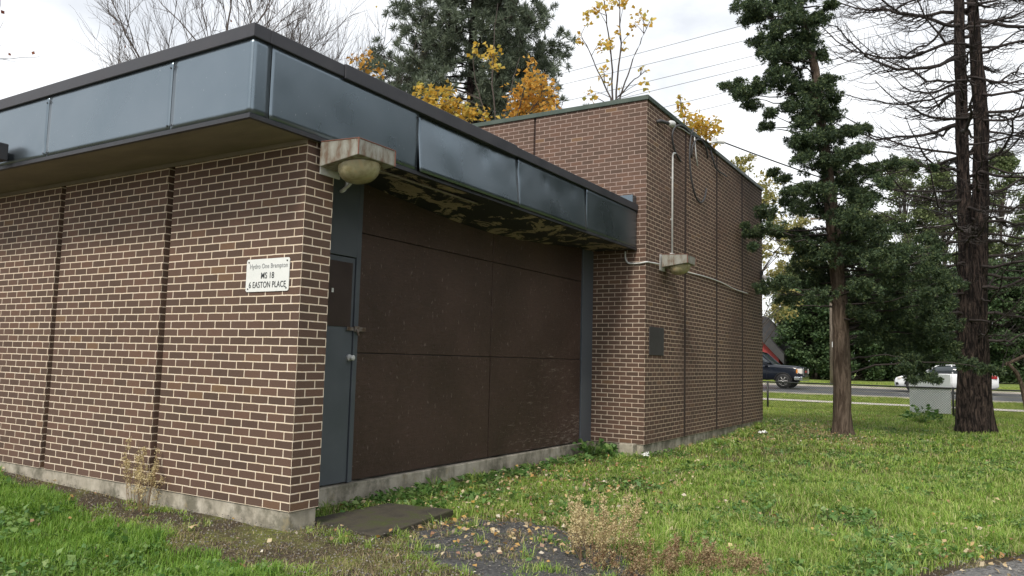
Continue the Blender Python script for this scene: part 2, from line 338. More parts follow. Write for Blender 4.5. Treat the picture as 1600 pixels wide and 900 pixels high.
def npmesh(name, V, F, mt, parent=None):      # V (n,3), F (m,k) with -1 padding not allowed
    V = np.ascontiguousarray(V, np.float32); F = np.ascontiguousarray(F, np.int32); k = F.shape[1]
    me = bpy.data.meshes.new(name); me.vertices.add(len(V)); me.vertices.foreach_set('co', V.ravel())
    me.loops.add(F.size); me.loops.foreach_set('vertex_index', F.ravel())
    me.polygons.add(len(F)); me.polygons.foreach_set('loop_start', np.arange(0, F.size, k, dtype=np.int32))
    me.update(calc_edges=True); me.materials.append(mt)
    o = bpy.data.objects.new(name, me); COL.objects.link(o)
    if parent is not None: rebase(o, parent)
    return o
def unit(a): return a/(np.linalg.norm(a, axis=-1, keepdims=True)+1e-9)
def leaves(C, size, aspect=0.6, axis=None, flat=0.0, rng=RNG):   # rhombic leaf faces, gently folded: 4 verts
    n = len(C); a = unit(rng.normal(size=(n, 3))) if axis is None else unit(axis)
    b = unit(np.cross(a, rng.normal(size=(n, 3))+[0, 0, flat*3]))
    if flat:
        a[:, 2] *= (1-flat); a = unit(a); up = rng.normal(size=(n, 3))*(1-flat)+[0, 0, 1]; b = unit(np.cross(up, a))
    s = (size if hasattr(size, '__len__') else np.full(n, size))*rng.uniform(0.65, 1.35, n)
    s = s[:, None]; h = s*aspect*0.5
    nrm = np.cross(a, b)*h*0.4
    V = np.stack([C, C+a*s*0.5+b*h+nrm, C+a*s, C+a*s*0.5-b*h+nrm], 1).reshape(-1, 3)
    return V, np.arange(n*4).reshape(-1, 4)
class Twigs:      # many thin three-sided tapering tubes gathered with numpy
    def __init__(s): s.V = []; s.F = []; s.n = 0
    def add(s, pts, r0, r1, n=3):
        pts = np.asarray(pts, float); m = len(pts)
        d = unit(np.gradient(pts, axis=0)); a = np.where(np.abs(d[:, 2:3]) < 0.9, [[0, 0, 1.]], [[1., 0, 0]])
        e1 = unit(np.cross(d, a)); e2 = np.cross(d, e1)
        r = np.linspace(r0, r1, m)[:, None]; rings = []
        for j in range(n):
            t = 2*math.pi*j/n; rings.append(pts+r*(math.cos(t)*e1+math.sin(t)*e2))
        V = np.stack(rings, 1).reshape(-1, 3); i = np.arange(m-1)[:, None]*n; j = np.arange(n)[None]
        F = np.stack([i+j, i+(j+1) % n, i+n+(j+1) % n, i+n+j], -1).reshape(-1, 4)
        s.V.append(V); s.F.append(F+s.n); s.n += len(V)
    def build(s, name, mt, parent=None):
        return npmesh(name, np.concatenate(s.V), np.concatenate(s.F), mt, parent)
def gz(x, y):      # height of the ground
    z = np.interp(y, [-60, 16, 23.5, 27, 28.7, 31.5, 46.3, 46.8, 50, 60, 300], [-.2, -.2, -.22, -.14, -.12, .02, .02, .16, .3, .4, .6])
    z = z + 0.09*np.clip(-np.asarray(x)/4, 0, 1.5)*(np.asarray(y) < 8)
    z = z + 0.05*np.exp(-((np.asarray(x)+.3)/1.2)**2-((np.asarray(y)+.1)/.8)**2)
    z = z + 0.10*np.exp(-((np.asarray(x)-0.4)/1.5)**2-((np.asarray(y)-14)/3.0)**2)
    return z

# ---------------------------------------------------------------- ground and road
xs = np.concatenate([np.linspace(-260, -14, 24), np.linspace(-12, 14, 131), np.linspace(16, 260, 24)])
ys = np.concatenate([np.linspace(-120, -8, 16), np.linspace(-7, 20, 136), np.linspace(20.5, 62, 84), np.linspace(66, 320, 24)])
X, Y = np.meshgrid(xs, ys, indexing='ij'); Z = gz(X, Y)
Zn = np.array([[mnoise.noise((a*1.3, b*1.3, 0))*0.018+mnoise.noise((a*5, b*5, 3))*0.008 if (abs(a) < 14 and -7 < b < 24) else 0 for b in ys] for a in xs])
V = np.stack([X, Y, Z+Zn], -1).reshape(-1, 3); ny = len(ys)
i, j = np.meshgrid(np.arange(len(xs)-1), np.arange(ny-1), indexing='ij')
F = np.stack([i*ny+j, (i+1)*ny+j, (i+1)*ny+j+1, i*ny+j+1], -1).reshape(-1, 4)
tag(npmesh('ground', V, F, M['ground']), kind='structure')
def strip(name, x0, x1, y0, y1, dz, mt, n=1, ny_=1):
    b = MB(); xx = np.linspace(x0, x1, n+1); yy = np.linspace(y0, y1, ny_+1)
    for a in range(n):
        for c in range(ny_):
            P = [(xx[a], yy[c]), (xx[a+1], yy[c]), (xx[a+1], yy[c+1]), (xx[a], yy[c+1])]
            b.add([(p[0], p[1], float(gz(20, p[1]))+dz) for p in P], [(0, 1, 2, 3)])
    return tag(b.build(name, mt), kind='structure')
strip('sidewalk', -150, 150, 27.35, 28.6, 0.03, M['walk'], 1, 4)
strip('road', -200, 200, 32.0, 46.2, 0.03, M['road'])
b = MB(); b.box(-200, 200, 31.82, 32.0, -.1, 0.085); b.box(-200, 200, 46.2, 46.38, -.1, 0.16)
tag(b.build('kerb', M['walk']), kind='structure')
b = MB()
for y in (38.95, 39.15): b.add([(-200, y, .055), (200, y, .055), (200, y+.1, .055), (-200, y+.1, .055)], [(0, 1, 2, 3)])
tag(b.build('road_marking', mat('faded_road_paint', (0.45, 0.40, 0.22), 0.7)), kind='structure')
# old asphalt patch and path corner: uneven outlines
def patch(name, pts, mt, dz):
    P = []
    n = len(pts)
    for k in range(n):
        p, q = np.array(pts[k]), np.array(pts[(k+1) % n])
        for s_ in range(8):
            r = p+(q-p)*s_/8; nz_ = mnoise.noise((r[0]*5, r[1]*5, 1))*0.09
            P.append(r+nz_)
    P = np.array(P); c = P.mean(0); b = MB()
    vs = []
    rings = 10
    for a in range(rings+1):
        for p in P:
            r = c+(p-c)*a/rings; vs.append((r[0], r[1], float(gz(r[0], r[1]))+dz+mnoise.noise((r[0]*3, r[1]*3, 0))*.01))
    m_ = len(P); fs = []
    vs[-m_:] = [(v_[0], v_[1], v_[2]-.05) for v_ in vs[-m_:]]
    for a in range(rings):
        for k in range(m_): fs.append((a*m_+k, (a+1)*m_+k, (a+1)*m_+(k+1) % m_, a*m_+(k+1) % m_))
    b.add(vs, fs); return tag(b.build(name, mt), kind='structure')
ASPH = [(0.62, 0.75), (0.62, 1.50), (1.16, 1.72), (1.9, 1.50), (2.6, 0.95), (2.9, 0.2), (2.5, -0.2), (1.6, 0.0), (1.1, 0.2), (0.8, 0.42)]
ASPH_R = [(5.2, 3.7), (4.35, 2.25), (4.05, 1.5), (3.9, 0.2), (8.5, -0.5), (9.5, 3.2), (7.0, 4.2)]
patch('asphalt_patch', ASPH, M['asphalt'], 0.02)
M['asphalt_pale'] = simple('pale_worn_asphalt', (0.10, 0.10, 0.10), (0.24, 0.235, 0.23), 26, 0.85, 0, 0.4, 0.9, 0.012)
patch('asphalt_path', ASPH_R, M['asphalt_pale'], 0.02)

# ---------------------------------------------------------------- the building
XR, E2, Y2, Y3, HS = -0.69, 0.21, 6.75, 13.95, 2.975
B = empty('brick_building', (0, 0, -0.2), 'low brown brick utility building with slate metal fascia and a taller brick block behind', 'building')
def part(mb, name, mt, parent=B, smooth=False, bevel=0):
    o = mb.build(name, mt, None, smooth, bevel)
    return rebase(o, B) if parent is B else o
def sub(mb, name, mt, parent, **k):
    o = mb.build(name, mt, None, **k); o.parent = parent; return o
# low wing, front wall in bays with grooves every 1.83 m
w1 = MB(); edges = [0.0, -1.715, -1.805, -3.545, -3.635, -5.375, -5.465, -7.205, -7.295, -9.2]
for k in range(0, len(edges), 2): w1.brick(edges[k+1], edges[k], 0.0, 0.30, 0, HS)
for k in range(1, len(edges)-1, 2): w1.brick(edges[k+1]-.01, edges[k]+.01, 0.10, 0.28, 0.002, HS-.002)
part(w1, 'front_wall', M['brick'])
w1 = MB(); w1.brick(-0.30, -0.0002, 0.3, 0.3075, 0, HS); part(w1, 'corner_return', M['brick'])
w1 = MB(); w1.brick(-.95, -0.30, 0.3, 0.36, 0.0, HS); part(w1, 'recess_side_wall', M['brick'])
# foundation
fd = MB(); fd.box(-9.2, -0.015, 0.012, 0.30, -0.7, -0.002); fd.box(-9.2, XR+.01, .3, 6.74, -0.7, -0.012)
part(fd, 'foundation', M['concrete'], bevel=0.012)
fd = MB(); fd.box(XR+.012, XR+0.055, 0.31, 6.74, -0.7, -0.008); part(fd, 'door_sill', M['concrete'], bevel=0.012)
fd = MB(); fd.box(-8, E2-0.02, Y2+0.015, Y3-.02, -0.7, -0.003); part(fd, 'foundation', M['concrete'], bevel=0.01)
fd = MB(); fd.box(-0.14, 0.09, 6.60, 6.763, -0.4, 0.008); part(fd, 'concrete_block', M['concrete'], bevel=0.015)
# tall block
t1 = MB(); H2 = 5.32
je = [Y2, 8.53, 8.60, 10.36, 10.43, 12.19, 12.26, Y3]
for k in range(0, len(je), 2): t1.brick(E2-.3, E2, je[k], je[k+1], 0, H2, 0, -Y2+6.908-.0)
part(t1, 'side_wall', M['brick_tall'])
t1 = MB()
for k in range(1, len(je)-1, 2): t1.box(E2-.28, E2+.0015, je[k]-.01, je[k+1]+.01, 0.002, H2-.002)
part(t1, 'wall_joint', M['groove'])
t1 = MB(); t1.brick(-1.79, E2-.0003, Y2-.0004, Y2+.25, 0, H2, E2-.2032+.1016); t1.brick(-3.62, -1.83, Y2-.0004, Y2+.25, 0, H2, E2-.1016); t1.brick(-8, -3.66, Y2-.0004, Y2+.25, 0, H2, .0)
part(t1, 'front_wall', M['brick_front'])
t1 = MB(); t1.box(-1.84, -1.78, Y2+.03, Y2+.24, 0.002, H2-.002); t1.box(-3.67, -3.61, Y2+.03, Y2+.24, .002, H2-.002); part(t1, 'wall_joint', M['groove'])
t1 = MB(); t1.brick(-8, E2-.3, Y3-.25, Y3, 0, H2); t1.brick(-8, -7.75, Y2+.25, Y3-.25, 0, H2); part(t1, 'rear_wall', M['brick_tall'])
t1 = MB(); t1.box(-7.9, 0.1, Y2+.1, Y3-.1, H2-.06, H2+.0); part(t1, 'roof', M['roof_mem'])
t1 = MB()
for (a, b_, c, d) in ((-8.03, E2+.03, Y2-.03, Y2+.22), (-8.03, E2+.03, Y3-.22, Y3+.03), (E2-.22, E2+.03, Y2+.221, Y3-.221), (-8.03, -7.78, Y2+.221, Y3-.221)): t1.box(a, b_, c, d, H2, H2+.075)
part(t1, 'roof_coping', M['coping_green'], bevel=0.006)
# fascia: separate metal sheets with dents
FX, FY, HC, HB, HT = 0.06, -0.633, 3.56, 2.962, 3.668
def sheet(p0, p1, z0, z1, seed, name='fascia_panel', dent=1.0, tilt=0.0):
    p0, p1 = np.array(p0), np.array(p1); d = p1-p0; ln = np.linalg.norm(d); nrm = np.array([d[1], -d[0]])/ln
    nu, nv = max(3, int(ln/0.05)), 12; b = MB(); vs = []
    rg = random.Random(seed); dents = [(rg.random()*ln, rg.uniform(z0, z1), rg.uniform(.05, .12), rg.uniform(.003, .007)) for _ in range(3)]
    for iu in range(nu+1):
        for iv in range(nv+1):
            u, v = iu/nu, iv/nv; env = math.sin(math.pi*u)*math.sin(math.pi*v)
            x = u*ln; z = z0+(z1-z0)*v
            h = 0.011*env*mnoise.noise((x*1.7+seed*3.1, z*2.2, seed))*dent if env > 0 else 0
            for (du, dz_, dr, dh) in dents: h -= dh*dent*math.exp(-((x-du)**2+(z-dz_)**2)/dr**2)
            q = p0+d*u+nrm*(h*1.0+tilt*(.5-v)); vs.append((q[0], q[1], z))
    fs = [(a*(nv+1)+c, (a+1)*(nv+1)+c, (a+1)*(nv+1)+c+1, a*(nv+1)+c+1) for a in range(nu) for c in range(nv)]
    b.add(vs, fs); o = b.build(name, M['fascia'], None, True)
    so_ = o.modifiers.new('thick', 'SOLIDIFY'); so_.thickness = 0.003; so_.offset = -1
    return rebase(o, B)
g = .004
ye = [FY+.001, -.46, 1.336, 3.19, 4.968, Y2-.003]
for k in range(5): sheet((FX, ye[k]+(g if k else 0)), (FX, ye[k+1]-g), HB+.022, HC+.01, 3+k, dent=[0, .3, 1.6, 1.6, .4][k], tilt=[0, 0, .055, .035, 0][k])
xe = [FX, -.893, -2.75, -4.6, -6.45, -9.2]
for k in range(5): sheet((xe[k+1]+g, FY), (xe[k]-(g if k else 0), FY), HB+.022, HC+.01, 20+k, dent=[.35, .5, 1.8, 1.6, .5][k])
for nm_, pts_ in (('fascia_rivets', [((FX+.004, y_+o_, z_), (FX+.0095, y_+o_, z_)) for y_ in (1.336, 3.19, 4.968) for o_ in (-.03, .03) for z_ in (3.02, 3.5)]+[((x_+o_, FY-.004, z_), (x_+o_, FY-.0095, z_)) for x_ in (-.893, -2.75) for o_ in (-.03, .03) for z_ in (3.02, 3.5)]),):
    for p_, q_ in pts_:
        b = MB(); b.tube([p_, q_], .007, 8); part(b, 'rivet', M['edge'])
b = MB(); b.box(-9.2, FX-.07, FY+.07, FY+.1, HB+.024, HC); b.box(FX-.1, FX-.07, FY+.1, Y2-.003, HB+.024, HC); part(b, 'fascia_backing', M['edge'])
b = MB(); b.box(-9.2, FX+.006, FY-.006, FY+.03, HB-.012, HB+.022); b.box(FX-.03, FX+.006, FY+.03, Y2-.004, HB-.012, HB+.022); part(b, 'fascia_trim', M['edge'])
b = MB(); b.box(-9.2, FX+.02, FY-.02, FY+.14, HC, HT); b.box(FX-.12, FX+.02, FY+.14, .30, HC, HT); b.box(FX-.12, FX+.030, .30, 3.1, HC-.010, HT+.010); b.box(FX-.12, FX+.02, 3.1, Y2-.005, HC, HT)
part(b, 'fascia_coping', M['coping'], bevel=0.006)
b = MB(); b.box(-9.2, FX-.121, FY+.141, Y2-.005, HT-.15, HT-.07); part(b, 'roof', M['roof_mem'])
b = MB(); b.box(-.30, FX-.01, Y2-.16, Y2-.006, HT+.004, HT+.13); part(b, 'roof_flashing', M['fascia'], bevel=0.004)
# soffits
b = MB(); b.box(-9.2, FX-.03, FY+.03, -0.001, HS-.02, HS+.02); part(b, 'front_soffit', M['soffit_tan'])
b = MB(); b.box(-9.2, -.002, -.022, -.0012, HS-.055, HS-.021); part(b, 'soffit_trim', M['soffit_tan'])
b = MB(); nu, nv = 60, 10; vs = []
for iu in range(nu+1):
    for iv in range(nv+1):
        y = 0.31+(Y2-.32)*iu/nu; y = min(y, Y2-.005); x = (FX-.03)+(XR-.0-(FX-.03))*iv/nv
        s_ = max(0, math.sin(math.pi*min(1, max(0, (y-1.3)/5.0))))**1.2
        vs.append((x, y, HS-.01-0.15*s_*(iv/nv)**0.8+0.004*mnoise.noise((x*4, y*3, 0))))
b.add(vs, [(a*(nv+1)+c, a*(nv+1)+c+1, (a+1)*(nv+1)+c+1, (a+1)*(nv+1)+c) for a in range(nu) for c in range(nv)])
o = part(b, 'sagging_soffit', M['soffit_peel'], smooth=True); o['label'] = 'sagging black soffit with peeling paint'
b = MB(); b.box(-.001, FX-.03, -.0, .31, HS-.02, HS+.02); part(b, 'soffit_end', M['soffit_tan'])
# recess: plywood boarding, frames, door
def board(y0, y1, z0, z1):
    b = MB(); b.box(XR-.03, XR+random.uniform(-.006, .004), y0+.006, y1-.006, z0+.004, z1-.004); return part(b, 'plywood_panel', M['plywood'], bevel=0.003)
board(1.41, 3.85, 0.005, 1.25); board(1.41, 3.85, 1.25, 2.452); board(3.85, 6.38, 0.005, 1.25); board(3.85, 6.38, 1.25, 2.452)
board(1.41, 3.85, 2.452, HS-.01); board(3.85, 6.38, 2.452, HS-.01)
b = MB(); b.box(XR-.08, XR-.032, .36, 6.74, 0.001, HS); part(b, 'panel_backing', M['edge'])
b = MB(); b.box(XR-.03, XR+.02, 6.385, Y2-.004, -.004, HS-.01); part(b, 'door_frame', M['door'], bevel=.004)
b = MB(); b.box(XR-.03, XR+.02, 1.345, 1.405, -.004, HS-.01); b.box(XR-.03, XR+.02, .37, 1.344, 2.19, HS-.01); part(b, 'door_frame', M['door'], bevel=.004)
b = MB(); b.box(XR-.025, XR+.006, .42, 1.338, .004, 2.18); door = part(b, 'door', M['door'], bevel=.004); door['label'] = 'slate grey metal door with brown upper panel'
def dsub(mb, name, mt, **k):
    o = mb.build(name, mt, None, **k); o.parent = door; o.matrix_parent_inverse = Matrix.Translation(-Vector(B.location)); return o
b = MB(); b.box(XR+.0062, XR+.014, .42, 1.30, 1.30, 1.93); dsub(b, 'covered_window', M['brown_paint'], bevel=.002)
b = MB(); b.box(XR+.0142, XR+.02, 1.02, 1.045, 1.62, 1.66); dsub(b, 'keyhole_cover', M['white_metal'])
b = MB(); b.tube([(XR+.006, 1.30, 1.0), (XR+.03, 1.30, 1.0), (XR+.04, 1.30, 1.0), (XR+.07, 1.30, 1.0), (XR+.078, 1.30, 1.0)], [.034, .032, .014, .028, .018], 14); dsub(b, 'door_knob', M['white_metal'], smooth=True)
b = MB(); b.box(XR+.022, XR+.03, 1.24, 1.33, 1.265, 1.30); b.box(XR+.022, XR+.045, 1.335, 1.40, 1.255, 1.31); b.box(XR+.022, XR+.034, 1.405, 1.50, 1.262, 1.302); b.tube([(XR+.05, 1.36, 1.28), (XR+.06, 1.36, 1.25), (XR+.06, 1.37, 1.22)], .012, 8); dsub(b, 'hasp', M['rust_steel'], bevel=.002)

# ---------------------------------------------------------------- things fixed on the building
def wall_lamp(x, y0, y1, label):
    r = empty('wall_lamp', (x, (y0+y1)/2, 2.84), label, 'wall lamp', 'wedge shaped wall lamps')
    xa, xb = x+.05, x+.472; zt = 2.94
    b = MB(); v = [(xa, y0, 2.745), (xb, y0, 2.80), (xb, y1, 2.80), (xa, y1, 2.745), (xa, y0, zt+.012), (xb, y0, zt-.008), (xb, y1, zt-.008), (xa, y1, zt+.012)]
    b.add(v, [(4, 5, 6, 7), (0, 1, 5, 4), (1, 2, 6, 5), (2, 3, 7, 6), (3, 0, 4, 7), (0, 3, 2, 1)])
    rebase(b.build('lamp_housing', M['lamp_body'], None, False, .006), r)
    b = MB()
    for q, s_ in (((4, 5), .005), ((5, 6), .005), ((1, 5), .006), ((2, 6), .006), ((6, 7), .005)): b.tube([v[q[0]], v[q[1]]], s_, 6)
    rebase(b.build('housing_rim', M['lamp_edge'], None), r)
    b = MB(); n = 20; vs = []; cx, cy = (xa+xb)/2+.02, (y0+y1)/2; rx, ry = .17, (y1-y0)/2*.82
    for a in range(7):
        t = a/6*math.pi/2; 
        for k in range(n):
            ph = 2*math.pi*k/n; x_ = cx+rx*math.cos(ph)*math.cos(t)**.7; vs.append((x_, cy+ry*math.sin(ph)*math.cos(t)**.7, 2.772+(x_-cx)*.13-.135*math.sin(t)))
    b.add(vs, [(a*n+k, (a+1)*n+k, (a+1)*n+(k+1) % n, a*n+(k+1) % n) for a in range(6) for k in range(n)])
    rebase(b.build('lens', M['lamp_glass'], None, True), r)
    b = MB(); b.box(x+.002, x+.012, cy-.05-.12, cy+.06, 2.70, 2.96); b.tube([(x+.01, cy, 2.85), (xa+.004, cy, 2.85)], .045, 10); rebase(b.build('wall_bracket', M['white_metal'], None, False, .003), r)
    return r
wall_lamp(0.0, .088, .53, 'rusty white wall lamp with yellowed lens under the roof corner, nearest the sign')
wall_lamp(E2, 7.30, 7.70, 'rusty wall lamp on the tall brick wall, under the vertical white conduit')
def pipe(name, pts, r, mt, label, cat, group=None, n=8):
    pts = [np.array(p, float) for p in pts]
    # Catmull-Rom smoothing
    if len(pts) > 2:
        q = [2*pts[0]-pts[1]]+pts+[2*pts[-1]-pts[-2]]; out_ = []
        for k in range(1, len(q)-2):
            for s_ in range(6):
                t = s_/6; a, b_, c, d = q[k-1:k+3]
                out_.append(.5*((2*b_)+(-a+c)*t+(2*a-5*b_+4*c-d)*t*t+(-a+3*b_-3*c+d)*t**3))
        out_.append(pts[-1]); pts = out_
    b = MB(); b.tube(pts, r, n); o = b.build(name, mt, None, True); tag(o, label, cat, group); return o
XW = E2+.018
r = empty('conduit', (XW, 7.86, 3.0), 'straight vertical white conduit on the tall brick side wall', 'conduit')
b = MB(); b.tube([(XW, 7.86, 3.02), (XW, 7.86, 4.70), (XW+.01, 7.88, 4.74), (XW+.03, 7.92, 4.745)], .016, 10); rebase(b.build('pipe', M['white_metal'], None, True), r)
b = MB(); b.box(E2+.001, E2+.05, 7.80, 7.93, 2.96, 3.04); rebase(b.build('junction_box', M['white_metal'], None, False, .003), r)
for z in (3.6, 4.3):
    b = MB(); b.box(E2+.001, E2+.012, 7.81, 7.91, z, z+.02); rebase(b.build('pipe_strap', M['white_metal'], None), r)
pipe('conduit', [(-.12, Y2-.02, 2.94), (-.115, Y2-.02, 2.83), (-.06, Y2-.02, 2.755), (.1, Y2-.02, 2.745), (E2+.012, Y2-.015, 2.76), (E2+.02, Y2+.12, 2.77), (E2+.02, 7.25, 2.79)], .013, M['white_metal'], 'short curved white conduit leaving the fascia end beside the far lamp', 'conduit')
pipe('conduit', [(XW, 7.75, 2.80), (XW, 8.6, 2.81), (XW, 9.6, 2.835), (XW, 10.6, 2.83), (XW, 11.6, 2.78), (XW, 12.6, 2.78)], .012, M['white_metal'], 'long sagging white conduit running back from the far lamp', 'conduit')
pipe('conduit', [(.03, .50, 2.80), (.012, .50, 2.70), (-.1, .5, 2.64), (-.14, .6, 2.7), (-.14, .62, 2.94)], .014, M['white_metal'], 'looped white conduit under the near lamp', 'conduit')
pipe('conduit', [(-.10, .7, 2.93), (-.10, 1.6, 2.925), (-.10, 2.6, 2.92)], .012, M['soffit_tan'], 'tan conduit along the peeling soffit behind the near lamp', 'conduit')
b = MB(); b.box(E2+.001, E2+.012, 6.91, 7.53, 1.345, 1.785); tag(b.build('metal_plate', M['plate'], None, False, .003), 'dark rectangular metal cover plate on the tall brick side wall', 'plate')
# small bracket lamp near top corner
r = empty('spotlight', (E2, 7.4, 5.15), 'small white spotlight on a dark arm near the top corner of the tall block', 'spotlight')
b = MB(); b.tube([(E2, 7.15, 5.08), (E2+.05, 7.2, 5.1), (E2+.10, 7.45, 5.12)], .03, 8); rebase(b.build('arm', M['cable'], None, True), r)
b = MB(); b.tube([(E2+.10, 7.43, 5.12), (E2+.11, 7.5, 5.13), (E2+.12, 7.58, 5.14), (E2+.12, 7.63, 5.14)], [.03, .055, .055, .03], 12); rebase(b.build('lamp_head', M['white_metal'], None, True), r)
r = empty('security_camera', (E2, 13.7, 3.2), 'small dark and white security camera at the far edge of the brick wall', 'camera')
b = MB(); b.box(E2, E2+.06, 13.72, 13.82, 3.2, 3.4); rebase(b.build('mount', M['black'], None, False, .005), r)
b = MB(); b.tube([(E2+.06, 13.76, 3.28), (E2+.1, 13.72, 3.25), (E2+.2, 13.66, 3.2)], [.03, .05, .05], 10); rebase(b.build('lens_housing', M['white_metal'], None, True), r)
# cable loops
def loop_pts(cy, cz, ry, rz, t0, t1, n=14, dx=.03):
    return [(E2+.02+dx*math.sin(k/n*3.1), cy+ry*math.cos(math.radians(t0+(t1-t0)*k/n)), cz+rz*math.sin(math.radians(t0+(t1-t0)*k/n))) for k in range(n+1)]
r = empty('cable_coil', (E2, 9.0, 5.0), 'black service cable loops hanging high on the tall brick side wall', 'cable')
for k, pts in enumerate((loop_pts(8.5, 5.0, .75, .33, 60, 250), loop_pts(9.2, 4.85, .55, .7, 120, 330), loop_pts(9.3, 5.0, .5, .32, 20, 200), [(E2+.02, 8.9, 5.32), (E2+.05, 9.6, 5.38), (E2+.05, 10.15, 5.33)], [(E2+.03, 9.9, 5.3), (E2+.05, 10.15, 5.0), (E2+.05, 10.4, 4.98), (E2+.05, 10.9, 5.0)])):
    b = MB(); b.tube(pts, .016, 6); rebase(b.build('cable_loop', M['cable'], None, True), r)
b = MB(); b.tube([(E2+.02, 7.7, 5.2), (E2+.02, 8.3, 5.28), (E2+.02, 8.9, 5.3)], .012, 6); b.tube([(E2+.03, 8.95, 5.3), (E2+.04, 9.0, 5.0), (E2+.04, 9.1, 4.8)], .012, 6); rebase(b.build('grey_lead', M['white_metal'], None, True), r)
b = MB(); b.box(E2, E2+.1, 10.05, 10.12, 5.48, 5.56); b.tube([(E2+.08, 10.08, 5.50), (E2+.2, 10.2, 5.5)], .035, 8); rebase(b.build('cable_cleat', M['white_metal'], None), r)
def wire(p, q, sag, rad, label, group=None, mt='cable'):
    p, q = np.array(p), np.array(q); n = 30; pts = []
    for k in range(n+1):
        t = k/n; a = p+(q-p)*t; a = a-np.array([0, 0, sag*4*t*(1-t)]); pts.append(a)
    b = MB(); b.tube(pts, rad, 5, True); return tag(b.build('power_line', M[mt], None, True), label, 'power line', group)
wire((E2+.2, 10.2, 5.5), at(1720, 352, 34), 0.7, .014, 'service cable running from the tall wall across the dark conifer')
wires = [(39, 110, 1150, 900), (52, 124, 1184, 916), (85, 154, 1168, 904), (105, 142, 1164, 1020), (146, 166, 1124, 1044), (162, 176, 1148, 1080)]
nm = ['topmost', 'second from top', 'third from top', 'third from bottom', 'second from bottom', 'lowest']
for k, (ya, yb, xa, xb) in enumerate(wires):
    sl = (ya-yb)/(xa-xb); sl = -0.245 if k else -.27
    wire(at(560, yb+sl*(560-xb)-6, 66), at(1700, yb+sl*(1700-xb)-4, 48), 0.25, .017, f'thin overhead power line in the sky, {nm[k]} of six', 'overhead power lines', 'cable')
wire(at(1150, 380, 40), at(1700, 318, 44), 0.3, .014, 'pale overhead wire passing low behind the dark conifer', None, 'white_metal')
# sign with lettering
sg = empty('address_sign', (-.38, -.002, 1.86), 'small white address sign with dark lettering on the near brick wall', 'sign')
b = MB(); n = 6; pts = []
for (cx, cz, a0) in ((-.128-.02, 2.0-.02, 0), (-.64+.02, 2.0-.02, 90), (-.64+.02, 1.728+.02, 180), (-.128-.02, 1.728+.02, 270)):
    for k in range(n): t = math.radians(a0+90*k/(n-1)); pts.append((cx+.02*math.cos(t), cz+.02*math.sin(t)))
m_ = len(pts); b.add([(p[0], -.004, p[1]) for p in pts]+[(p[0], -.009, p[1]) for p in pts], [tuple(range(m_)), tuple(range(2*m_-1, m_-1, -1))]+[(k, m_+k, m_+(k+1) % m_, (k+1) % m_) for k in range(m_)])
rebase(b.build('sign_plate', M['sign'], None), sg)
for (x, z) in ((-.155, 1.975), (-.612, 1.975), (-.155, 1.752), (-.612, 1.752)):
    b = MB(); b.tube([(x, -.009, z), (x, -.013, z)], .0065, 10); rebase(b.build('screw', M['black'], None), sg)
def text(body, size, x, z, mt, parent, sx=1.0, off=0.0):
    cu = bpy.data.curves.new('t', 'FONT'); cu.body = body; cu.size = size; cu.align_x = 'CENTER'; cu.align_y = 'CENTER'; cu.extrude = .0008; cu.offset = off; cu.space_character = 1.05
    to = bpy.data.objects.new('t', cu); me = bpy.data.meshes.new_from_object(to); bpy.data.objects.remove(to)
    R_ = Matrix.Translation((x, -.0105, z)) @ Matrix.Rotation(math.radians(90), 4, 'X') @ Matrix.Diagonal((sx, 1, 1, 1)); me.transform(R_)
    me.materials.clear(); me.materials.append(mt); o = bpy.data.objects.new('lettering', me); COL.objects.link(o); return rebase(o, parent)
text('Hydro One Brampton', .056, -.372, 1.938, M['letter_grey'], sg, .86, .0)
text('MS 18', .072, -.38, 1.858, M['letter'], sg, .85, .0005)
text('6 EASTON PLACE', .072, -.38, 1.782, M['letter'], sg, .76, .0004)
# floodlight on the fascia
r = empty('floodlight', (-3.4, FY, 3.0), 'small dark floodlight fixed under the left end of the metal fascia', 'floodlight')
b = MB(); b.box(-3.62, -3.30, FY-.16, FY-.06, 2.99, 3.16); rebase(b.build('lamp_case', M['edge'], None, False, .012), r)
b = MB(); b.box(-3.56, -3.36, FY-.168, FY-.161, 3.03, 3.12); rebase(b.build('lamp_glass', M['white_metal'], None), r)
b = MB(); b.box(-3.5, -3.42, FY-.06, FY-.003, 3.03, 3.1); rebase(b.build('bracket', M['edge'], None), r)
# step slab
b = MB(); b.add([(-.25, .33, -.145), (.62, .34, -.15), (.56, 1.40, -.115), (-.10, 1.30, -.12), (-.25, .33, -.3), (.62, .34, -.3), (.56, 1.40, -.3), (-.10, 1.30, -.3)], [(0, 1, 2, 3), (0, 4, 5, 1), (1, 5, 6, 2), (2, 6, 7, 3), (3, 7, 4, 0), (7, 6, 5, 4)])
o = b.build('step_slab', M['slab'], None, False, .01); tag(o, 'worn mossy concrete slab lying in front of the slate door', 'slab')

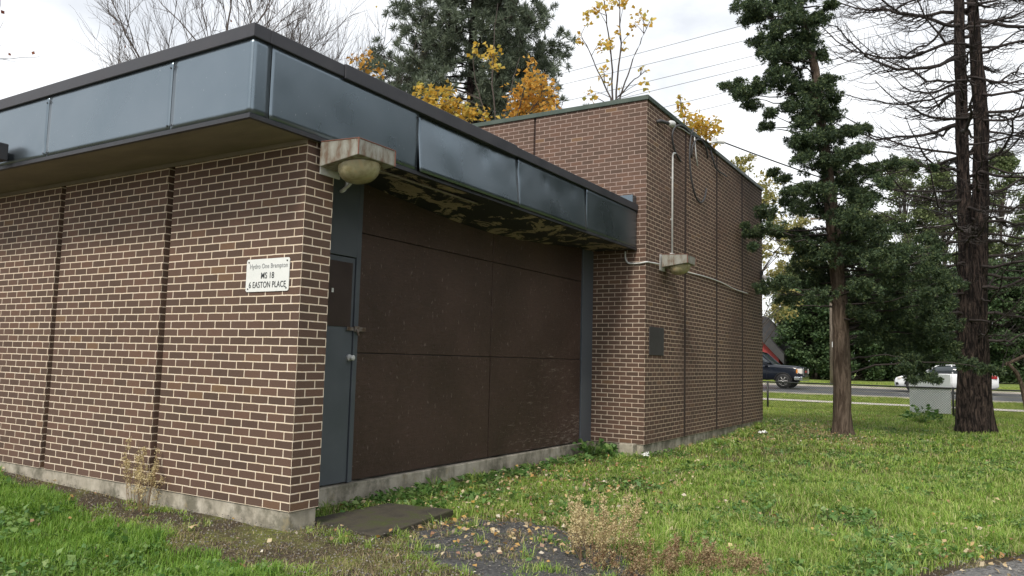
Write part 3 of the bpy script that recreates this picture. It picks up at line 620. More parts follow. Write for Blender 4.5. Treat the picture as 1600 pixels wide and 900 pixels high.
# ---------------------------------------------------------------- fence with board
fr = empty('chain_link_fence', (3, 23.5, -.25), 'low black chain link fence between the lawn and the sidewalk', 'fence')
FZ0, FZ1 = -.20, .675
b = MB(); b.tube([(-6, 23.5, FZ1), (12, 23.5, FZ1)], .024, 8); rebase(b.build('top_rail', M['fence'], None, True), fr)
for x in (-4.7, -1.93, 3.68, 6.5, 9.3):
    b = MB(); b.tube([(x, 23.46, -.4), (x, 23.46, FZ1+.03)], .035, 8); rebase(b.build('fence_post', M['fence'], None, True), fr)
tw = Twigs(); h = FZ1-FZ0; s_ = .075
for x in np.arange(-6-h, 12, s_):
    for sg_ in (0, 1):
        xa, xb = (x, x+h) if sg_ == 0 else (x+h, x)
        tw.add([(xa, 23.5, FZ0), (xb, 23.5, FZ1)], .0030, .0030, 3)
tw.build('chain_mesh', M['fence'], fr)
b = MB(); b.box(2.47, 3.62, 23.53, 23.55, -.12, 1.10); tag(b.build('white_board', M['board'], None, False, .003), 'blank white board fastened to the chain link fence', 'board')

# ---------------------------------------------------------------- trees
def limb(p, q, bend=0.0, n=8, rng=RNG, wob=0.04):
    p, q = np.array(p, float), np.array(q, float); t = np.linspace(0, 1, n)[:, None]; L_ = np.linalg.norm(q-p)
    out_ = p+(q-p)*t; out_[:, 2] += (bend*L_*4*t*(1-t))[:, 0]
    out_[1:-1] += rng.normal(size=(n-2, 3))*wob*L_/n
    return out_
def trunk_mesh(name, path, radii, mt, root, n=18, rough=.12, flare=None, seed=0):
    # lobed tapering trunk
    path = np.array(path, float); k = 40; tt = np.linspace(0, len(path)-1, k)
    P = np.stack([np.interp(tt, range(len(path)), path[:, a]) for a in range(3)], 1); Rr = np.interp(tt, range(len(path)), radii)
    vs = []
    for a in range(k):
        for j in range(n):
            th = 2*math.pi*j/n; d = np.array([math.cos(th), math.sin(th), 0])
            fl = 1+(flare or 0)*math.exp(-(P[a][2]-P[0][2])/.18)*(0.6+.6*max(0, math.sin(th*2.5+seed)))
            rr = Rr[a]*fl*(1+rough*mnoise.noise((d[0]*2.2+seed, d[1]*2.2, P[a][2]*1.1))+.4*rough*mnoise.noise((d[0]*6+seed, d[1]*6, P[a][2]*2.5)))
            vs.append(P[a]+d*rr)
    F_ = [(a*n+j, a*n+(j+1) % n, (a+1)*n+(j+1) % n, (a+1)*n+j) for a in range(k-1) for j in range(n)]
    b = MB(); b.add(vs, F_); o = b.build(name, mt, None, True); return rebase(o, root)

# dark conifer in the lawn
TD = 16.0
base = at(1316, 683, TD); base[2] = -.25
ct = empty('conifer_tree', tuple(base), 'dark green conifer with dense rounded tufts and a brown trunk, nearest the brick block', 'tree')
tp = [(1316, 690), (1316, 600), (1313, 480), (1304, 380), (1295, 290), (1284, 200), (1274, 110), (1255, 30), (1235, -60), (1222, -120)]
tpath = [at(x, y, TD) for x, y in tp]; tpath[0][2] = -.3
trunk_mesh('trunk', tpath, [.20, .17, .155, .14, .12, .10, .085, .06, .04, .02], M['bark_brown'], ct, 16, .16, .55, 2)
blobs = [(1165,10,22),(1190,25,25),(1170,35,16),(1215,5,30),(1245,18,32),(1262,-10,28),(1285,25,18),(1300,8,12),(1312,-8,10),(1215,52,26),(1240,62,28),(1182,72,14),(1202,82,22),(1232,92,30),(1265,62,24),(1280,88,20),(1130,136,9),(1148,134,13),(1166,150,18),(1186,132,22),(1172,166,12),(1210,120,30),(1236,132,30),(1262,150,30),(1290,128,22),(1303,150,14),(1236,165,18),(1200,197,13),(1207,180,12),(1250,190,24),(1276,180,30),(1300,178,18),(1250,228,24),(1272,220,34),(1302,212,28),(1330,205,18),(1350,200,12),(1255,248,18),(1292,250,30),(1322,240,28),(1350,232,18),(1208,268,9),(1222,282,13),(1237,302,18),(1262,292,24),(1294,290,30),(1330,276,28),(1368,266,18),(1400,258,16),(1432,258,11),(1380,284,16),(1455,262,7),
(1200,332,20),(1238,330,28),(1280,328,34),(1322,330,32),(1362,318,24),(1340,300,22),(1182,364,13),(1212,358,20),(1250,368,30),(1290,370,34),(1330,370,34),(1370,358,28),(1408,352,22),(1440,368,18),(1462,382,12),(1175,386,9),(1262,405,32),(1300,402,34),(1340,400,34),(1380,395,30),(1420,392,26),(1458,402,18),(1192,452,16),(1225,442,24),(1268,440,30),(1312,448,32),(1352,432,32),(1392,430,30),(1432,420,26),(1470,430,20),(1236,466,16),(1290,462,22),(1340,470,26),(1390,462,30),(1440,460,28),(1482,442,18),
(1352,500,22),(1400,500,30),(1450,492,26),(1484,502,16),(1380,530,22),(1420,530,28),(1460,528,26),(1490,545,16),(1346,535,14),(1430,560,20),(1462,556,18),(1442,585,15),(1424,592,10),(1456,592,11),(1512,566,16),(1538,574,12),(1558,580,8),(1410,572,12),(1170,365,8),(1162,352,6),(1445,480,22),(1375,480,22),(1325,495,12),(1400,475,26),(1415,510,26),(1445,525,26),(1475,470,18),(1365,515,20),(1395,548,16),(1440,545,20),(1475,500,22),(1350,450,26),(1415,440,28),(1455,450,24),(1300,425,28),(1260,385,26),(1390,415,28),(1355,375,28),(1325,345,28)]
C_, T_ = [], Twigs(); rg = np.random.default_rng(5)
tpa = np.array(tpath)
cl = []
for (x, y, r_) in blobs:
    w_ = 0.25+1.1*min(1, max(0, (y+60)/420)); k = 2 if (y > 300 or r_ <= 14) else 3
    for q in range(k):
        off = 0 if (q == 0 and (r_ < 14 or y > 480)) else rg.uniform(-w_, w_)
        jx, jy = rg.normal(size=2)*r_*.22
        dep = TD+off; sc = dep/TD
        # keep the same bearing, real distance varies: the crown is deep as well as wide
        cl.append((at(x+jx, y+jy, dep), r_*TD/FPX*rg.uniform(.75, 1.02), dep))
for (c, r_, dep) in cl:
    # limb from the trunk
    h_ = c[2]-.25*np.linalg.norm((c-tpa[4])[:2])*0.3
    a = np.array([np.interp(min(h_, 9), tpa[:, 2], tpa[:, k]) for k in range(3)])
    if rg.random() < (.55 if c[2] > 2.2 else .22): T_.add(limb(a, c, -.04 if c[2] > 2.2 else .08, 9, rg, .12), .024, .005, 4)
    # each tuft: layered sub-puffs of short needles
    ns = int(9+27*(r_/.4)**2)
    sub_c = c+unit(rg.normal(size=(ns, 3)))*(r_*rg.uniform(.25, 1.1, (ns, 1)))*[1.1, 1.1, .55]
    for s_c in sub_c:
        m2 = 64; d = unit(rg.normal(size=(m2, 3))+[0, 0, .3]); C_.append(np.concatenate([s_c+d*.015, d], 1))
C_ = np.concatenate(C_); V, F = leaves(C_[:, :3], .068, .22, C_[:, 3:], 0, rg); npmesh('foliage', V, F, M['needle'], ct)
T_.build('branches', M['twig'], ct)

# bare twin-trunk tree
BD = 17.6
base = at(1526, 678, BD); base[2] = -.25
bt = empty('bare_tree', tuple(base), 'large leafless dead tree with two dark trunks and sweeping bare branches at right', 'tree')
sA = [at(x, y, BD) for x, y in ((1514, 690), (1514, 600), (1510, 500), (1508, 400), (1506, 300), (1503, 200), (1500, 100), (1498, 0), (1497, -120), (1497, -260))]
sB = [at(x, y, BD-.05) for x, y in ((1536, 690), (1528, 600), (1526, 500), (1530, 400), (1532, 300), (1534, 200), (1526, 100), (1520, 0), (1514, -120), (1510, -260))]
sA[0][2] = sB[0][2] = -.3
trunk_mesh('trunk', sA, [.26, .235, .19, .155, .14, .13, .12, .10, .08, .05], M['bark_dark'], bt, 20, .25, .22, 1)
trunk_mesh('trunk', sB, [.29, .25, .21, .175, .16, .15, .13, .11, .09, .06], M['bark_dark'], bt, 20, .25, .25, 5)
T_ = Twigs(); rg = np.random.default_rng(9)
def sweep(p, az, ln, r0, up, gen=0, tilt=0):
    n = 12; t = np.linspace(0, 1, n); d = np.array([math.cos(az), math.sin(az)])
    wig = np.cumsum(rg.normal(size=n)*.10*ln/n*2); perp = np.array([-d[1], d[0]])
    P = np.zeros((n, 3)); P[:, :2] = p[:2]+d*t[:, None]*ln+perp*wig[:, None]
    P[:, 2] = p[2]+tilt*ln*t-.10*ln*np.sin(t*math.pi*.9)+up*ln*t**2.6+np.cumsum(rg.normal(size=n)*.018*ln)
    T_.add(P, r0, r0*.18, 5 if gen == 0 else 3)
    if gen < 2:
        k = int(ln*(7.5 if gen == 0 else 6)); 
        for _ in range(k):
            q = rg.uniform(.22, 1); i0 = min(n-2, int(q*(n-1))); pp = P[i0]+(P[i0+1]-P[i0])*(q*(n-1)-i0)
            sweep(pp, az+rg.choice([-1, 1])*rg.uniform(.35, 1.0), ln*rg.uniform(.12, .42)*(1.15-.6*q)+.1, r0*.42*(1-.5*q), rg.uniform(.1, .7), gen+1, rg.uniform(-.3, .25))
cam_az = math.atan2(CR[1], CR[0])
zz = np.arange(1.9, 10.8, .095)
for k, z in enumerate(zz):
    st = sA if k % 2 else sB; st = np.array(st)
    p = np.array([np.interp(z, st[:, 2], st[:, a]) for a in range(3)])
    az = k*2.399+rg.uniform(-.3, .3)
    ln = (1.7+1.7*min(1, max(0, (z-2)/2.5)))*rg.uniform(.7, 1.12)
    sweep(p, az, ln, .040*rg.uniform(.7, 1.25), rg.uniform(.15, .42), 0, rg.uniform(-.05, .15))
T_.build('branches', M['twig'], bt)

# generic tree builders
def branchy(root_pos, height, spread, name, label, group, rg, twig='twig_bg', bark_='bark_grey', r0=.12, levels=4, leaf=None, lean=0, nleaf=0, lsize=.09, split=.35, density=1.0):
    z0 = float(gz(root_pos[0], root_pos[1])); base = np.array([root_pos[0], root_pos[1], z0-.1])
    r = empty(name, tuple(base), label, 'tree', group); tw = Twigs(); tips = []
    top = base+np.array([lean, 0, height*.55]); tr = limb(base, top, 0, 8, rg, .03)
    b = MB(); b.tube(list(tr), list(np.linspace(r0, r0*.55, 8)), 10, False); rebase(b.build('trunk', M[bark_], None, True), r)
    def rec(p, d, ln, rad, lv):
        n = 6; P = [p]; dd = d.copy()
        for _ in range(n-1):
            dd = unit(dd+rg.normal(size=3)*.12+[0, 0, .05]); P.append(P[-1]+dd*ln/(n-1))
        tw.add(P, rad, rad*.5, 4 if lv > 2 else 3)
        if lv == 0: tips.extend(P[2:]); return
        k = rg.integers(3, 5) if lv > 1 else rg.integers(3, 6)
        for _ in range(int(k)):
            q = rg.uniform(.35, 1); i0 = int(q*(n-1)); sp = rg.uniform(.35, .8)
            nd = unit(dd+unit(rg.normal(size=3))*sp*1.15+[0, 0, .12]); rec(np.array(P[min(i0, n-1)]), nd, ln*rg.uniform(.5, .78), rad*.52, lv-1)
        rec(P[-1], dd, ln*.7, rad*.6, lv-1)
    nb = int(7*density)
    for k in range(nb):
        q = split+(1-split)*k/(nb-1); i0 = int(q*7); az = k*2.4+rg.uniform(-.4, .4); el = .55+.6*q
        d = unit(np.array([math.cos(az)*spread, math.sin(az)*spread, el])); rec(tr[i0], d, height*.24*rg.uniform(.8, 1.15), r0*.36, levels-1)
    rec(tr[-1], unit(np.array([lean*.05, 0, 1.])), height*.26, r0*.5, levels-1)
    tw.build('branches', M[twig], r)
    if leaf and nleaf:
        T = np.array(tips); idx = rg.integers(0, len(T), nleaf); C = T[idx]+rg.normal(size=(nleaf, 3))*.12
        V, F = leaves(C, lsize, .8, None, 0, rg); npmesh('leaves', V, F, M[leaf], r)
    return r
for k, (px, dep, h_, sp, ds, lb) in enumerate(((320, 19, 11.3, .8, 1.2, 'leafless tree with upright trunk just left of the roof corner'), (175, 23, 9.6, .9, 1.0, 'low bare twiggy tree at far left behind the roof edge'),
    (432, 24, 12.5, .75, 1.0, 'thin bare tree just right of the roof corner'), (520, 26, 12.0, .7, .9, 'pale bare tree beside the large pine'))):
    p = at(px, 500, dep); branchy((p[0], p[1]), h_, sp, 'bare_tree', lb, 'bare trees behind the low roof', np.random.default_rng(40+k), r0=.11, levels=5, density=ds, leaf='red_leaf' if k < 2 else ('yellow' if k == 3 else None), nleaf=[60, 20, 0, 130][k], lsize=.08)
p = at(-175, 300, 13); branchy((p[0], p[1]), 8.1, .9, 'leafy_tree', 'tree with a few reddish brown leaves at the top left edge of the picture', None, np.random.default_rng(77), r0=.09, levels=4, leaf='red_leaf', nleaf=700, lsize=.07)

# large pine behind the roof
rg = np.random.default_rng(21)
pb = at(725, 560, 25.5); pb[2] = -.2; pt = empty('pine_tree', tuple(pb), 'large grey green pine with open irregular crown behind the brick block', 'tree')
ptop = pb+np.array([0, 0, 17.5]); trunk_mesh('trunk', [pb, pb+[.1, 0, 6], pb+[-.1, .1, 12], ptop], [.32, .25, .15, .03], M['bark_dark'], pt, 12, .1, .3, 3)
T_ = Twigs(); C_ = []
for k in range(185):
    z = 4.2+12.6*(k/185)**1.0; az = k*2.399+rg.uniform(-.5, .5); q = (z-4)/13.5
    R_ = (4.7*(1-q)**.5)*rg.uniform(.72, 1.1) if q < 1 else .3
    p = pb+np.array([0, 0, z]); d = np.array([math.cos(az), math.sin(az), 0])
    e_ = p+d*R_+[0, 0, R_*rg.uniform(.05, .45)]; P = limb(p, e_, -.06, 8, rg); T_.add(P, .06*(1.1-q), .012, 4)
    for j in range(int(5+R_*5)):
        t = rg.uniform(.3, 1.02); i0 = min(6, int(t*7)); pp = P[i0]+(P[i0+1]-P[i0])*(t*7-i0)
        e2 = pp+unit(rg.normal(size=3)+d*.8+[0, 0, .35])*rg.uniform(.25, .75); T_.add(limb(pp, e2, .02, 5, rg), .014, .006, 3)
        for s_ in range(3):
            c = pp+(e2-pp)*rg.uniform(.5, 1.05)+rg.normal(size=3)*.05; m2 = 34; dd = unit(rg.normal(size=(m2, 3))+[0, 0, .5]+unit(e2-pp)*.6)
            C_.append(np.concatenate([np.repeat(c[None], m2, 0), dd], 1))
C_ = np.concatenate(C_); V, F = leaves(C_[:, :3], .20, .10, C_[:, 3:], 0, rg); npmesh('needles', V, F, M['pine'], pt); T_.build('branches', M['bark_dark'], pt)

# young maples with leaves in sparse bunches
def sapling(stems, bunches, dep, name, label, leafmat, seed, base_px, n_per=42, lsize=.16, dd=.5, stemr=.03, sizef=1.0):
    rg = np.random.default_rng(seed); bp = at(base_px, 560, dep); bp[2] = float(gz(bp[0], bp[1]))-.1
    r = empty(name, tuple(bp), label, 'tree'); tw = Twigs(); C = []
    heads = []
    for st in stems:
        P = [at(x, y, dep+rg.uniform(-.15, .15)) for x, y in st]
        full = [bp, bp+(P[0]-bp)*.5+rg.normal(size=3)*.05]+P; full = np.array(full)
        tt = np.linspace(0, len(full)-1, 24); F_ = np.stack([np.interp(tt, range(len(full)), full[:, a]) for a in range(3)], 1); F_[1:-1] += rg.normal(size=(22, 3))*.012
        tw.add(F_, stemr, stemr*.25, 6); heads.append(F_)
    allp = np.concatenate(heads)
    for (x, y, rr) in bunches:
        c = at(x, y, dep+rg.uniform(-dd, dd)); rad = rr*dep/FPX
        low = allp[allp[:, 2] < c[2]-.15]; low = low if len(low) else allp
        a = low[np.argmin(np.linalg.norm(low-c, axis=1))]; tw.add(limb(a, c+[0, 0, rad*.6], .05, 7, rg), .012, .004, 3)
        k = max(4, int(n_per*(rr/15)**2*sizef)); pts = c+rg.normal(size=(k, 3))*rad*.48*[1, 1, 1.15]
        C.append(pts)
        for q in range(max(1, k//14)): tw.add(limb(c-[0, 0, rad*.3], pts[q], .05, 4, rg), .006, .003, 3)
    tw.build('branches', M['twig_bg'], r); C = np.concatenate(C)
    V, F = leaves(C, lsize, .85, None, 0.25, rg); npmesh('leaves', V, F, M[leafmat], r); return r
sapling([[(775, 195), (768, 120), (772, 60), (778, 5)], [(765, 195), (742, 130), (738, 70)], [(785, 195), (800, 130), (812, 90)]],
        [(668, 150, 16), (690, 162, 22), (712, 172, 20), (700, 145, 12), (730, 182, 18), (655, 142, 10), (672, 168, 14), (742, 75, 8), (765, 85, 14), (775, 105, 10), (760, 180, 10), (715, 190, 14)], 21.5, 'maple_sapling', 'pale stemmed sapling with yellow leaves low in front of the pine', 'yellow', 3, 765, 60, .13)
sapling([[(805, 195), (818, 140), (826, 90)], [(812, 195), (845, 150), (855, 118)]],
        [(820, 150, 22), (838, 160, 24), (855, 150, 18), (826, 128, 16), (846, 132, 16), (812, 172, 20), (835, 180, 20), (862, 165, 12), (832, 97, 9), (828, 112, 8), (805, 155, 14), (800, 180, 12), (868, 155, 8)], 20.5, 'maple_tree', 'bright orange yellow maple standing just above the tall block coping', 'orange', 4, 820, 52, .12)
sapling([[(560, 150), (575, 95)], [(562, 140), (548, 90)]], [(565, 100, 12), (575, 85, 8), (552, 92, 8), (590, 110, 10), (560, 120, 12)], 22, 'maple_sapling', 'orange leaved sapling at the left foot of the pine', 'orange', 14, 560, 50, .13)
sapling([[(958, 158), (955, 80), (945, 20), (940, -30)], [(962, 158), (970, 70), (968, 10), (960, -40)], [(955, 158), (930, 100), (908, 55)], [(966, 158), (990, 90), (1010, 45)], [(960, 158), (985, 130), (1010, 110)]],
        [(915, 22, 9), (930, 15, 10), (945, 8, 12), (962, 3, 11), (975, 8, 9), (918, 40, 7), (998, 22, 9), (1005, 32, 9), (990, 40, 8), (1018, 33, 5), (940, 68, 11), (950, 72, 9), (955, 62, 7), (965, 52, 6), (943, 108, 8), (945, 118, 7), (951, 132, 6), (905, 60, 5), (908, 66, 5), (922, 144, 4), (929, 156, 6), (1000, 105, 4), (1005, 110, 5), (1008, 130, 6), (1012, 140, 4), (915, 148, 4), (985, 55, 5), (975, 75, 5), (968, 138, 4)], 20, 'maple_tree', 'tall slender maple with sparse yellow leaves above the tall block', 'yellow', 5, 960, 44, .12, .4, .035)
sapling([[(1075, 225), (1068, 185), (1062, 150)], [(1080, 230), (1100, 200), (1112, 190)]],
        [(1062, 152, 6), (1066, 165, 9), (1070, 178, 10), (1080, 190, 11), (1092, 198, 13), (1105, 195, 11), (1117, 192, 9), (1088, 210, 14), (1100, 212, 14), (1118, 208, 10), (1112, 225, 11), (1098, 228, 12), (1124, 200, 6), (1075, 200, 10), (1090, 185, 8)], 22, 'maple_tree', 'golden maple top showing over the tall block roof edge', 'yellow', 6, 1085, 75, .12)

# leafy crown built from many small leaves around random branch ends
def leafy(px, py_top, dep, width, name, label, leafmat, seed, nclump=70, nleaf=130, lsize=.17, low=.12, group=None, cr_=.55, top_taper=.6, ypos=None, holes=0):
    rg = np.random.default_rng(seed); bp = at(px, 585, dep); z0 = float(gz(bp[0], bp[1])); bp[2] = z0-.1
    H = at(px, py_top, dep)[2]-z0; r = empty(name, tuple(bp), label, 'tree', group); tw = Twigs(); C = []
    b = MB(); P = limb(bp, bp+[rg.normal()*.2, rg.normal()*.2, H*.75], 0, 8, rg, .05); b.tube(list(P), list(np.linspace(.035*H**.8, .03, 8)), 8, False); rebase(b.build('trunk', M['bark_grey'], None, True), r)
    for k in range(nclump):
        q = rg.uniform(low, 1)**.9; az = rg.uniform(0, 2*math.pi); env = math.sin(math.pi*min(1, (.18+.82*q)**1.1))**top_taper
        R_ = width*env*math.sqrt(rg.uniform(.15, 1)); c = bp+np.array([math.cos(az)*R_, math.sin(az)*R_, H*q])
        i0 = min(7, int(min(q*.8/.75, .99)*8)); tw.add(limb(P[max(0, i0-1)], c, .06, 6, rg), .035, .008, 3)
        rr = cr_*rg.uniform(.6, 1.3); C.append(c+unit(rg.normal(size=(nleaf, 3)))*rr*rg.uniform(.2, 1, (nleaf, 1))*[1, 1, .65])
    tw.build('branches', M['twig_bg'] , r); C = np.concatenate(C); C = C[C[:, 2] > z0+.15]
    V, F = leaves(C, lsize, .75, None, .2, rg); npmesh('leaves', V, F, M[leafmat], r); return r
leafy(1168, 232, 33, 2.6, 'leafy_tree', 'thin pale yellow leaved tree right behind the far end of the brick block', 'pale_leaf', 31, 90, 60, .14, .3, None, .5)
leafy(1245, 330, 63, 3.6, 'leafy_tree', 'loose yellow green tree seen between the brick block and the conifer trunk', 'pale_leaf', 32, 60, 110, .2, .3, None, .7)
hz = [(1266, 480, 59, 1.8, 'mid_leaf', 'green bushy tree right of the red house'), (1275, 430, 53, 2.4, 'green_leaf', 'dark tree behind the utility pole'), (1330, 440, 52, 2.6, 'green_leaf', 'dark broad tree just right of the utility pole'),
      (1385, 420, 53, 2.6, 'green_leaf', 'dark broad tree left of the white car roof'), (1440, 440, 52, 2.6, 'green_leaf', 'dark tree above the white car'), (1495, 420, 53, 2.6, 'green_leaf', 'dark tree directly behind the twin trunks'),
      (1555, 410, 52, 2.7, 'green_leaf', 'dark tree right of the twin trunks'), (1612, 400, 53, 2.7, 'green_leaf', 'dark tree at the right picture edge'), (1670, 410, 52, 2.6, 'green_leaf', 'dark tree beyond the right picture edge'),
      (1255, 395, 60, 2.3, 'mid_leaf', 'paler tree rising behind the utility pole'), (1420, 240, 62, 3.3, 'mid_leaf', 'tall pale green tree left of the twin trunks'), (1480, 250, 60, 3.2, 'mid_leaf', 'pale green tree behind the twin trunks'), (1575, 225, 60, 3.6, 'mid_leaf', 'tallest pale green tree right of the twin trunks'), (1650, 260, 62, 3.2, 'mid_leaf', 'pale green tree at the far right edge'), (1345, 300, 61, 3.2, 'mid_leaf', 'pale green tree hidden behind the conifer crown')]
for k, (px, pt_, dep, wd, lm, lb) in enumerate(hz):
    tall = pt_ < 350
    leafy(px, pt_, dep+3.5, wd*1.05, 'leafy_tree', lb, lm, 60+k, 170 if not tall else 160, 210 if not tall else 150, .19, .03 if not tall else .2, 'trees across the road', .75, .45 if not tall else .7)

unseen_trees = [(10.5, 23, 11, 3.2), (13, 18.5, 11.5, 3.4), (16, 14, 12, 3.6), (12, 29, 13, 3.4), (19, 8.5, 12, 3.8), (20, 2, 12, 3.8)]  # out of view, added so the metal fascia reflects dark foliage
for k, (x_, y_, h_, wd_) in enumerate(unseen_trees):
    d_ = (np.array([x_, y_, 0])-CAM)@CF; u_, v_, zc_ = None, None, None
    P_ = np.array([x_, y_, h_-.2])-CAM; zc_ = abs(P_@CF)+.01
    def _leafy_world(x_, y_, H, width, seed, label):
        rg = np.random.default_rng(seed); z0 = -.2; bp = np.array([x_, y_, z0-.1]); r = empty('leafy_tree', tuple(bp), label, 'tree', 'unseen trees added for fascia reflections'); C = []; tw = Twigs()
        P = limb(bp, bp+[0, 0, H*.75], 0, 8, rg, .05); b = MB(); b.tube(list(P), list(np.linspace(.2, .03, 8)), 8, False); rebase(b.build('trunk', M['bark_grey'], None, True), r)
        for j in range(170):
            q = rg.uniform(.1, 1); az = rg.uniform(0, 6.28); R_ = width*math.sin(math.pi*min(1, .15+.85*q))**.6*math.sqrt(rg.uniform(.1, 1)); c = bp+np.array([math.cos(az)*R_, math.sin(az)*R_, H*q]); tw.add(limb(P[int(q*6)], c, .06, 5, rg), .03, .01, 3)
            C.append(c+unit(rg.normal(size=(90, 3)))*.8*rg.uniform(.2, 1, (90, 1)))
        tw.build('branches', M['twig_bg'], r); C = np.concatenate(C); V, F = leaves(C, .3, .75, None, .2, rg); npmesh('leaves', V, F, M['green_leaf'], r)
    _leafy_world(x_, y_, h_, wd_, 200+k, f'unseen leafy tree added beyond the right edge to darken reflections, {["first", "second", "third", "fourth", "fifth", "sixth"][k]} of six')
# utility pole
pp = at(1301, 598, 48.6); pz = .25
r = empty('utility_pole', (pp[0], pp[1], pz), 'wooden utility pole with a small white tag just left of the conifer trunk', 'pole')
b = MB(); b.tube([(pp[0], pp[1], pz-.3), (pp[0]+.05, pp[1], 11.5)], [.17, .12], 12); rebase(b.build('pole_shaft', M['pole'], None, True), r)
b = MB(); b.box(pp[0]-1.2, pp[0]+1.2, pp[1]-.22, pp[1]-.12, 10.7, 10.85); rebase(b.build('cross_arm', M['pole'], None, False, .01), r)
b = MB(); b.box(pp[0]+.02, pp[0]+.24, pp[1]-.2, pp[1]-.17, 2.5, 2.85); rebase(b.build('pole_tag', M['white_metal'], None), r)
b = MB(); b.tube([(pp[0]+.2, pp[1]-.14, .3), (pp[0]+.2, pp[1]-.14, 3.0), (pp[0]+.2, pp[1]-.14, 5.0)], .03, 6); rebase(b.build('ground_wire_cover', M['white_metal'], None), r)

# red house
hx = -9.8; r = empty('red_house', (hx, 56, .3), 'red sided house with dark sloping roof seen past the end of the brick wall', 'house')
b = MB(); gzv = .3; zr = 4.55; xr_ = hx-1.2; ex = -8.6; ez = 1.75
b.add([(xr_-3.9, 54.4, gzv), (ex+.15, 54.4, gzv), (ex+.15, 54.4, ez), (xr_, 54.4, zr), (xr_-3.9, 54.4, ez), (xr_-3.9, 62, gzv), (ex+.15, 62, gzv), (ex+.15, 62, ez), (xr_, 62, zr), (xr_-3.9, 62, ez)], [(0, 1, 2, 3, 4), (9, 8, 7, 6, 5), (1, 6, 7, 2), (0, 4, 9, 5)])
rebase(b.build('wall', simple('red_siding', (0.26, 0.03, 0.032), (0.34, 0.045, 0.045), 2, .7), None), r)
b = MB(); 
for s_ in (1, -1):
    x1 = ex+.6 if s_ == 1 else xr_-4.4; z1 = ez-.35
    b.add([(xr_, 54.0, zr+.05), (x1, 54.0, z1), (x1, 62.3, z1), (xr_, 62.3, zr+.05), (xr_, 54.0, zr+.75), (x1, 54.0, z1+.7), (x1, 62.3, z1+.7), (xr_, 62.3, zr+.75)], [(0, 1, 2, 3), (7, 6, 5, 4), (0, 4, 5, 1), (1, 5, 6, 2), (2, 6, 7, 3), (3, 7, 4, 0)])
rebase(b.build('roof', simple('dark_shingles', (0.035, 0.035, 0.04), (0.06, 0.058, 0.06), 3, .85), None), r)

# ---------------------------------------------------------------- vehicles
M['paint_black'] = mat('black_car_paint', (0.010, 0.014, 0.024), 0.18, 0, 0.6)
M['paint_white'] = mat('white_car_paint', (0.78, 0.80, 0.82), 0.2, 0, 0.5)
M['glass'] = mat('car_glass', (0.03, 0.04, 0.045), 0.05, 0, 0.8)
M['chrome'] = mat('chrome', (0.6, 0.62, 0.65), 0.15, 1.0)
M['headlight'] = mat('headlight_lens', (0.75, 0.72, 0.66), 0.1, 0, 0.7)
M['amber'] = mat('amber_lens', (0.7, 0.25, 0.04), 0.2); M['tail'] = mat('red_lens', (0.35, 0.01, 0.015), 0.15, 0, .7)
M['grille'] = mat('dark_grille', (0.015, 0.015, 0.017), 0.4)
def loft(stations, mt, name, root, n_side=7, smooth=True):
    # stations: (x, halfwidth, z0, z1, tumble) -> rounded closed sections
    b = MB(); vs = []; m_ = None
    for (x, hw, z0, z1, tb) in stations:
        zm = (z0+z1)/2; sec = [(-hw*.86, z0), (-hw*.98, z0+.07), (-hw, z0+(z1-z0)*.45), (-hw*(1-tb*.4), z0+(z1-z0)*.8), (-hw*(1-tb), z1-.03), (-hw*(1-tb)*.88, z1), (0, z1+.015), (hw*(1-tb)*.88, z1), (hw*(1-tb), z1-.03), (hw*(1-tb*.4), z0+(z1-z0)*.8), (hw, z0+(z1-z0)*.45), (hw*.98, z0+.07), (hw*.86, z0)]
        m_ = len(sec); vs += [(x, s[0], s[1]) for s in sec]
    k = len(stations); fs = [(a*m_+j, a*m_+(j+1) % m_, (a+1)*m_+(j+1) % m_, (a+1)*m_+j) for a in range(k-1) for j in range(m_)]
    fs += [tuple(range(m_))[::-1], tuple((k-1)*m_+j for j in range(m_))]
    b.add(vs, fs); o = b.build(name, mt, root, smooth, 0); return o
def wheel(root, x, y, R_, wd, side, spoke='chrome'):
    b = MB(); n = 28; prof = [(R_*.62, -.5), (R_*.93, -.5), (R_, -.35), (R_, .35), (R_*.93, .5), (R_*.62, .5)]; vs = []
    for (pr_, t) in prof:
        for k in range(n): a = 2*math.pi*k/n; vs.append((x+pr_*math.cos(a), y+t*wd, R_+pr_*math.sin(a)))
    fs = [(a*n+k, a*n+(k+1) % n, (a+1)*n+(k+1) % n, (a+1)*n+k) for a in range(len(prof)-1) for k in range(n)]; b.add(vs, fs)
    wl = b.build('wheel', M['black'], root, True)
    b = MB(); yo = y+side*wd*.42
    for k in range(6):
        a = 2*math.pi*k/6; b.tube([(x, yo, R_), (x+R_*.6*math.cos(a), yo, R_+R_*.6*math.sin(a))], [.05, .028], 6)
    b.tube([(x+R_*.62*math.cos(2*math.pi*k/20), yo, R_+R_*.62*math.sin(2*math.pi*k/20)) for k in range(21)], .02, 6)
    b.tube([(x, yo-.03, R_), (x, yo+.03, R_)], .08, 10)
    b.build('rim', M[spoke], wl, True)
    b = MB(); b.tube([(x, y-.3*wd, R_), (x, y+.3*wd, R_)], R_*.6, 20); b.build('brake_disc', M['grille'], wl)
def arch(root, x, y, R_, side):
    b = MB(); pts = [(x+R_*math.cos(math.radians(a)), y, .38+R_*math.sin(math.radians(a))) for a in range(-5, 190, 13)]; b.tube(pts, .03, 6)
    k = len(b.v); n = len(pts); cen = [(x, y-side*.02, .30)]+[(p[0], y-side*.02, p[2]) for p in pts]; b.add(cen, [(0, a, a+1) for a in range(1, n)])
    b.build('wheel_arch', M['black'], root, True)
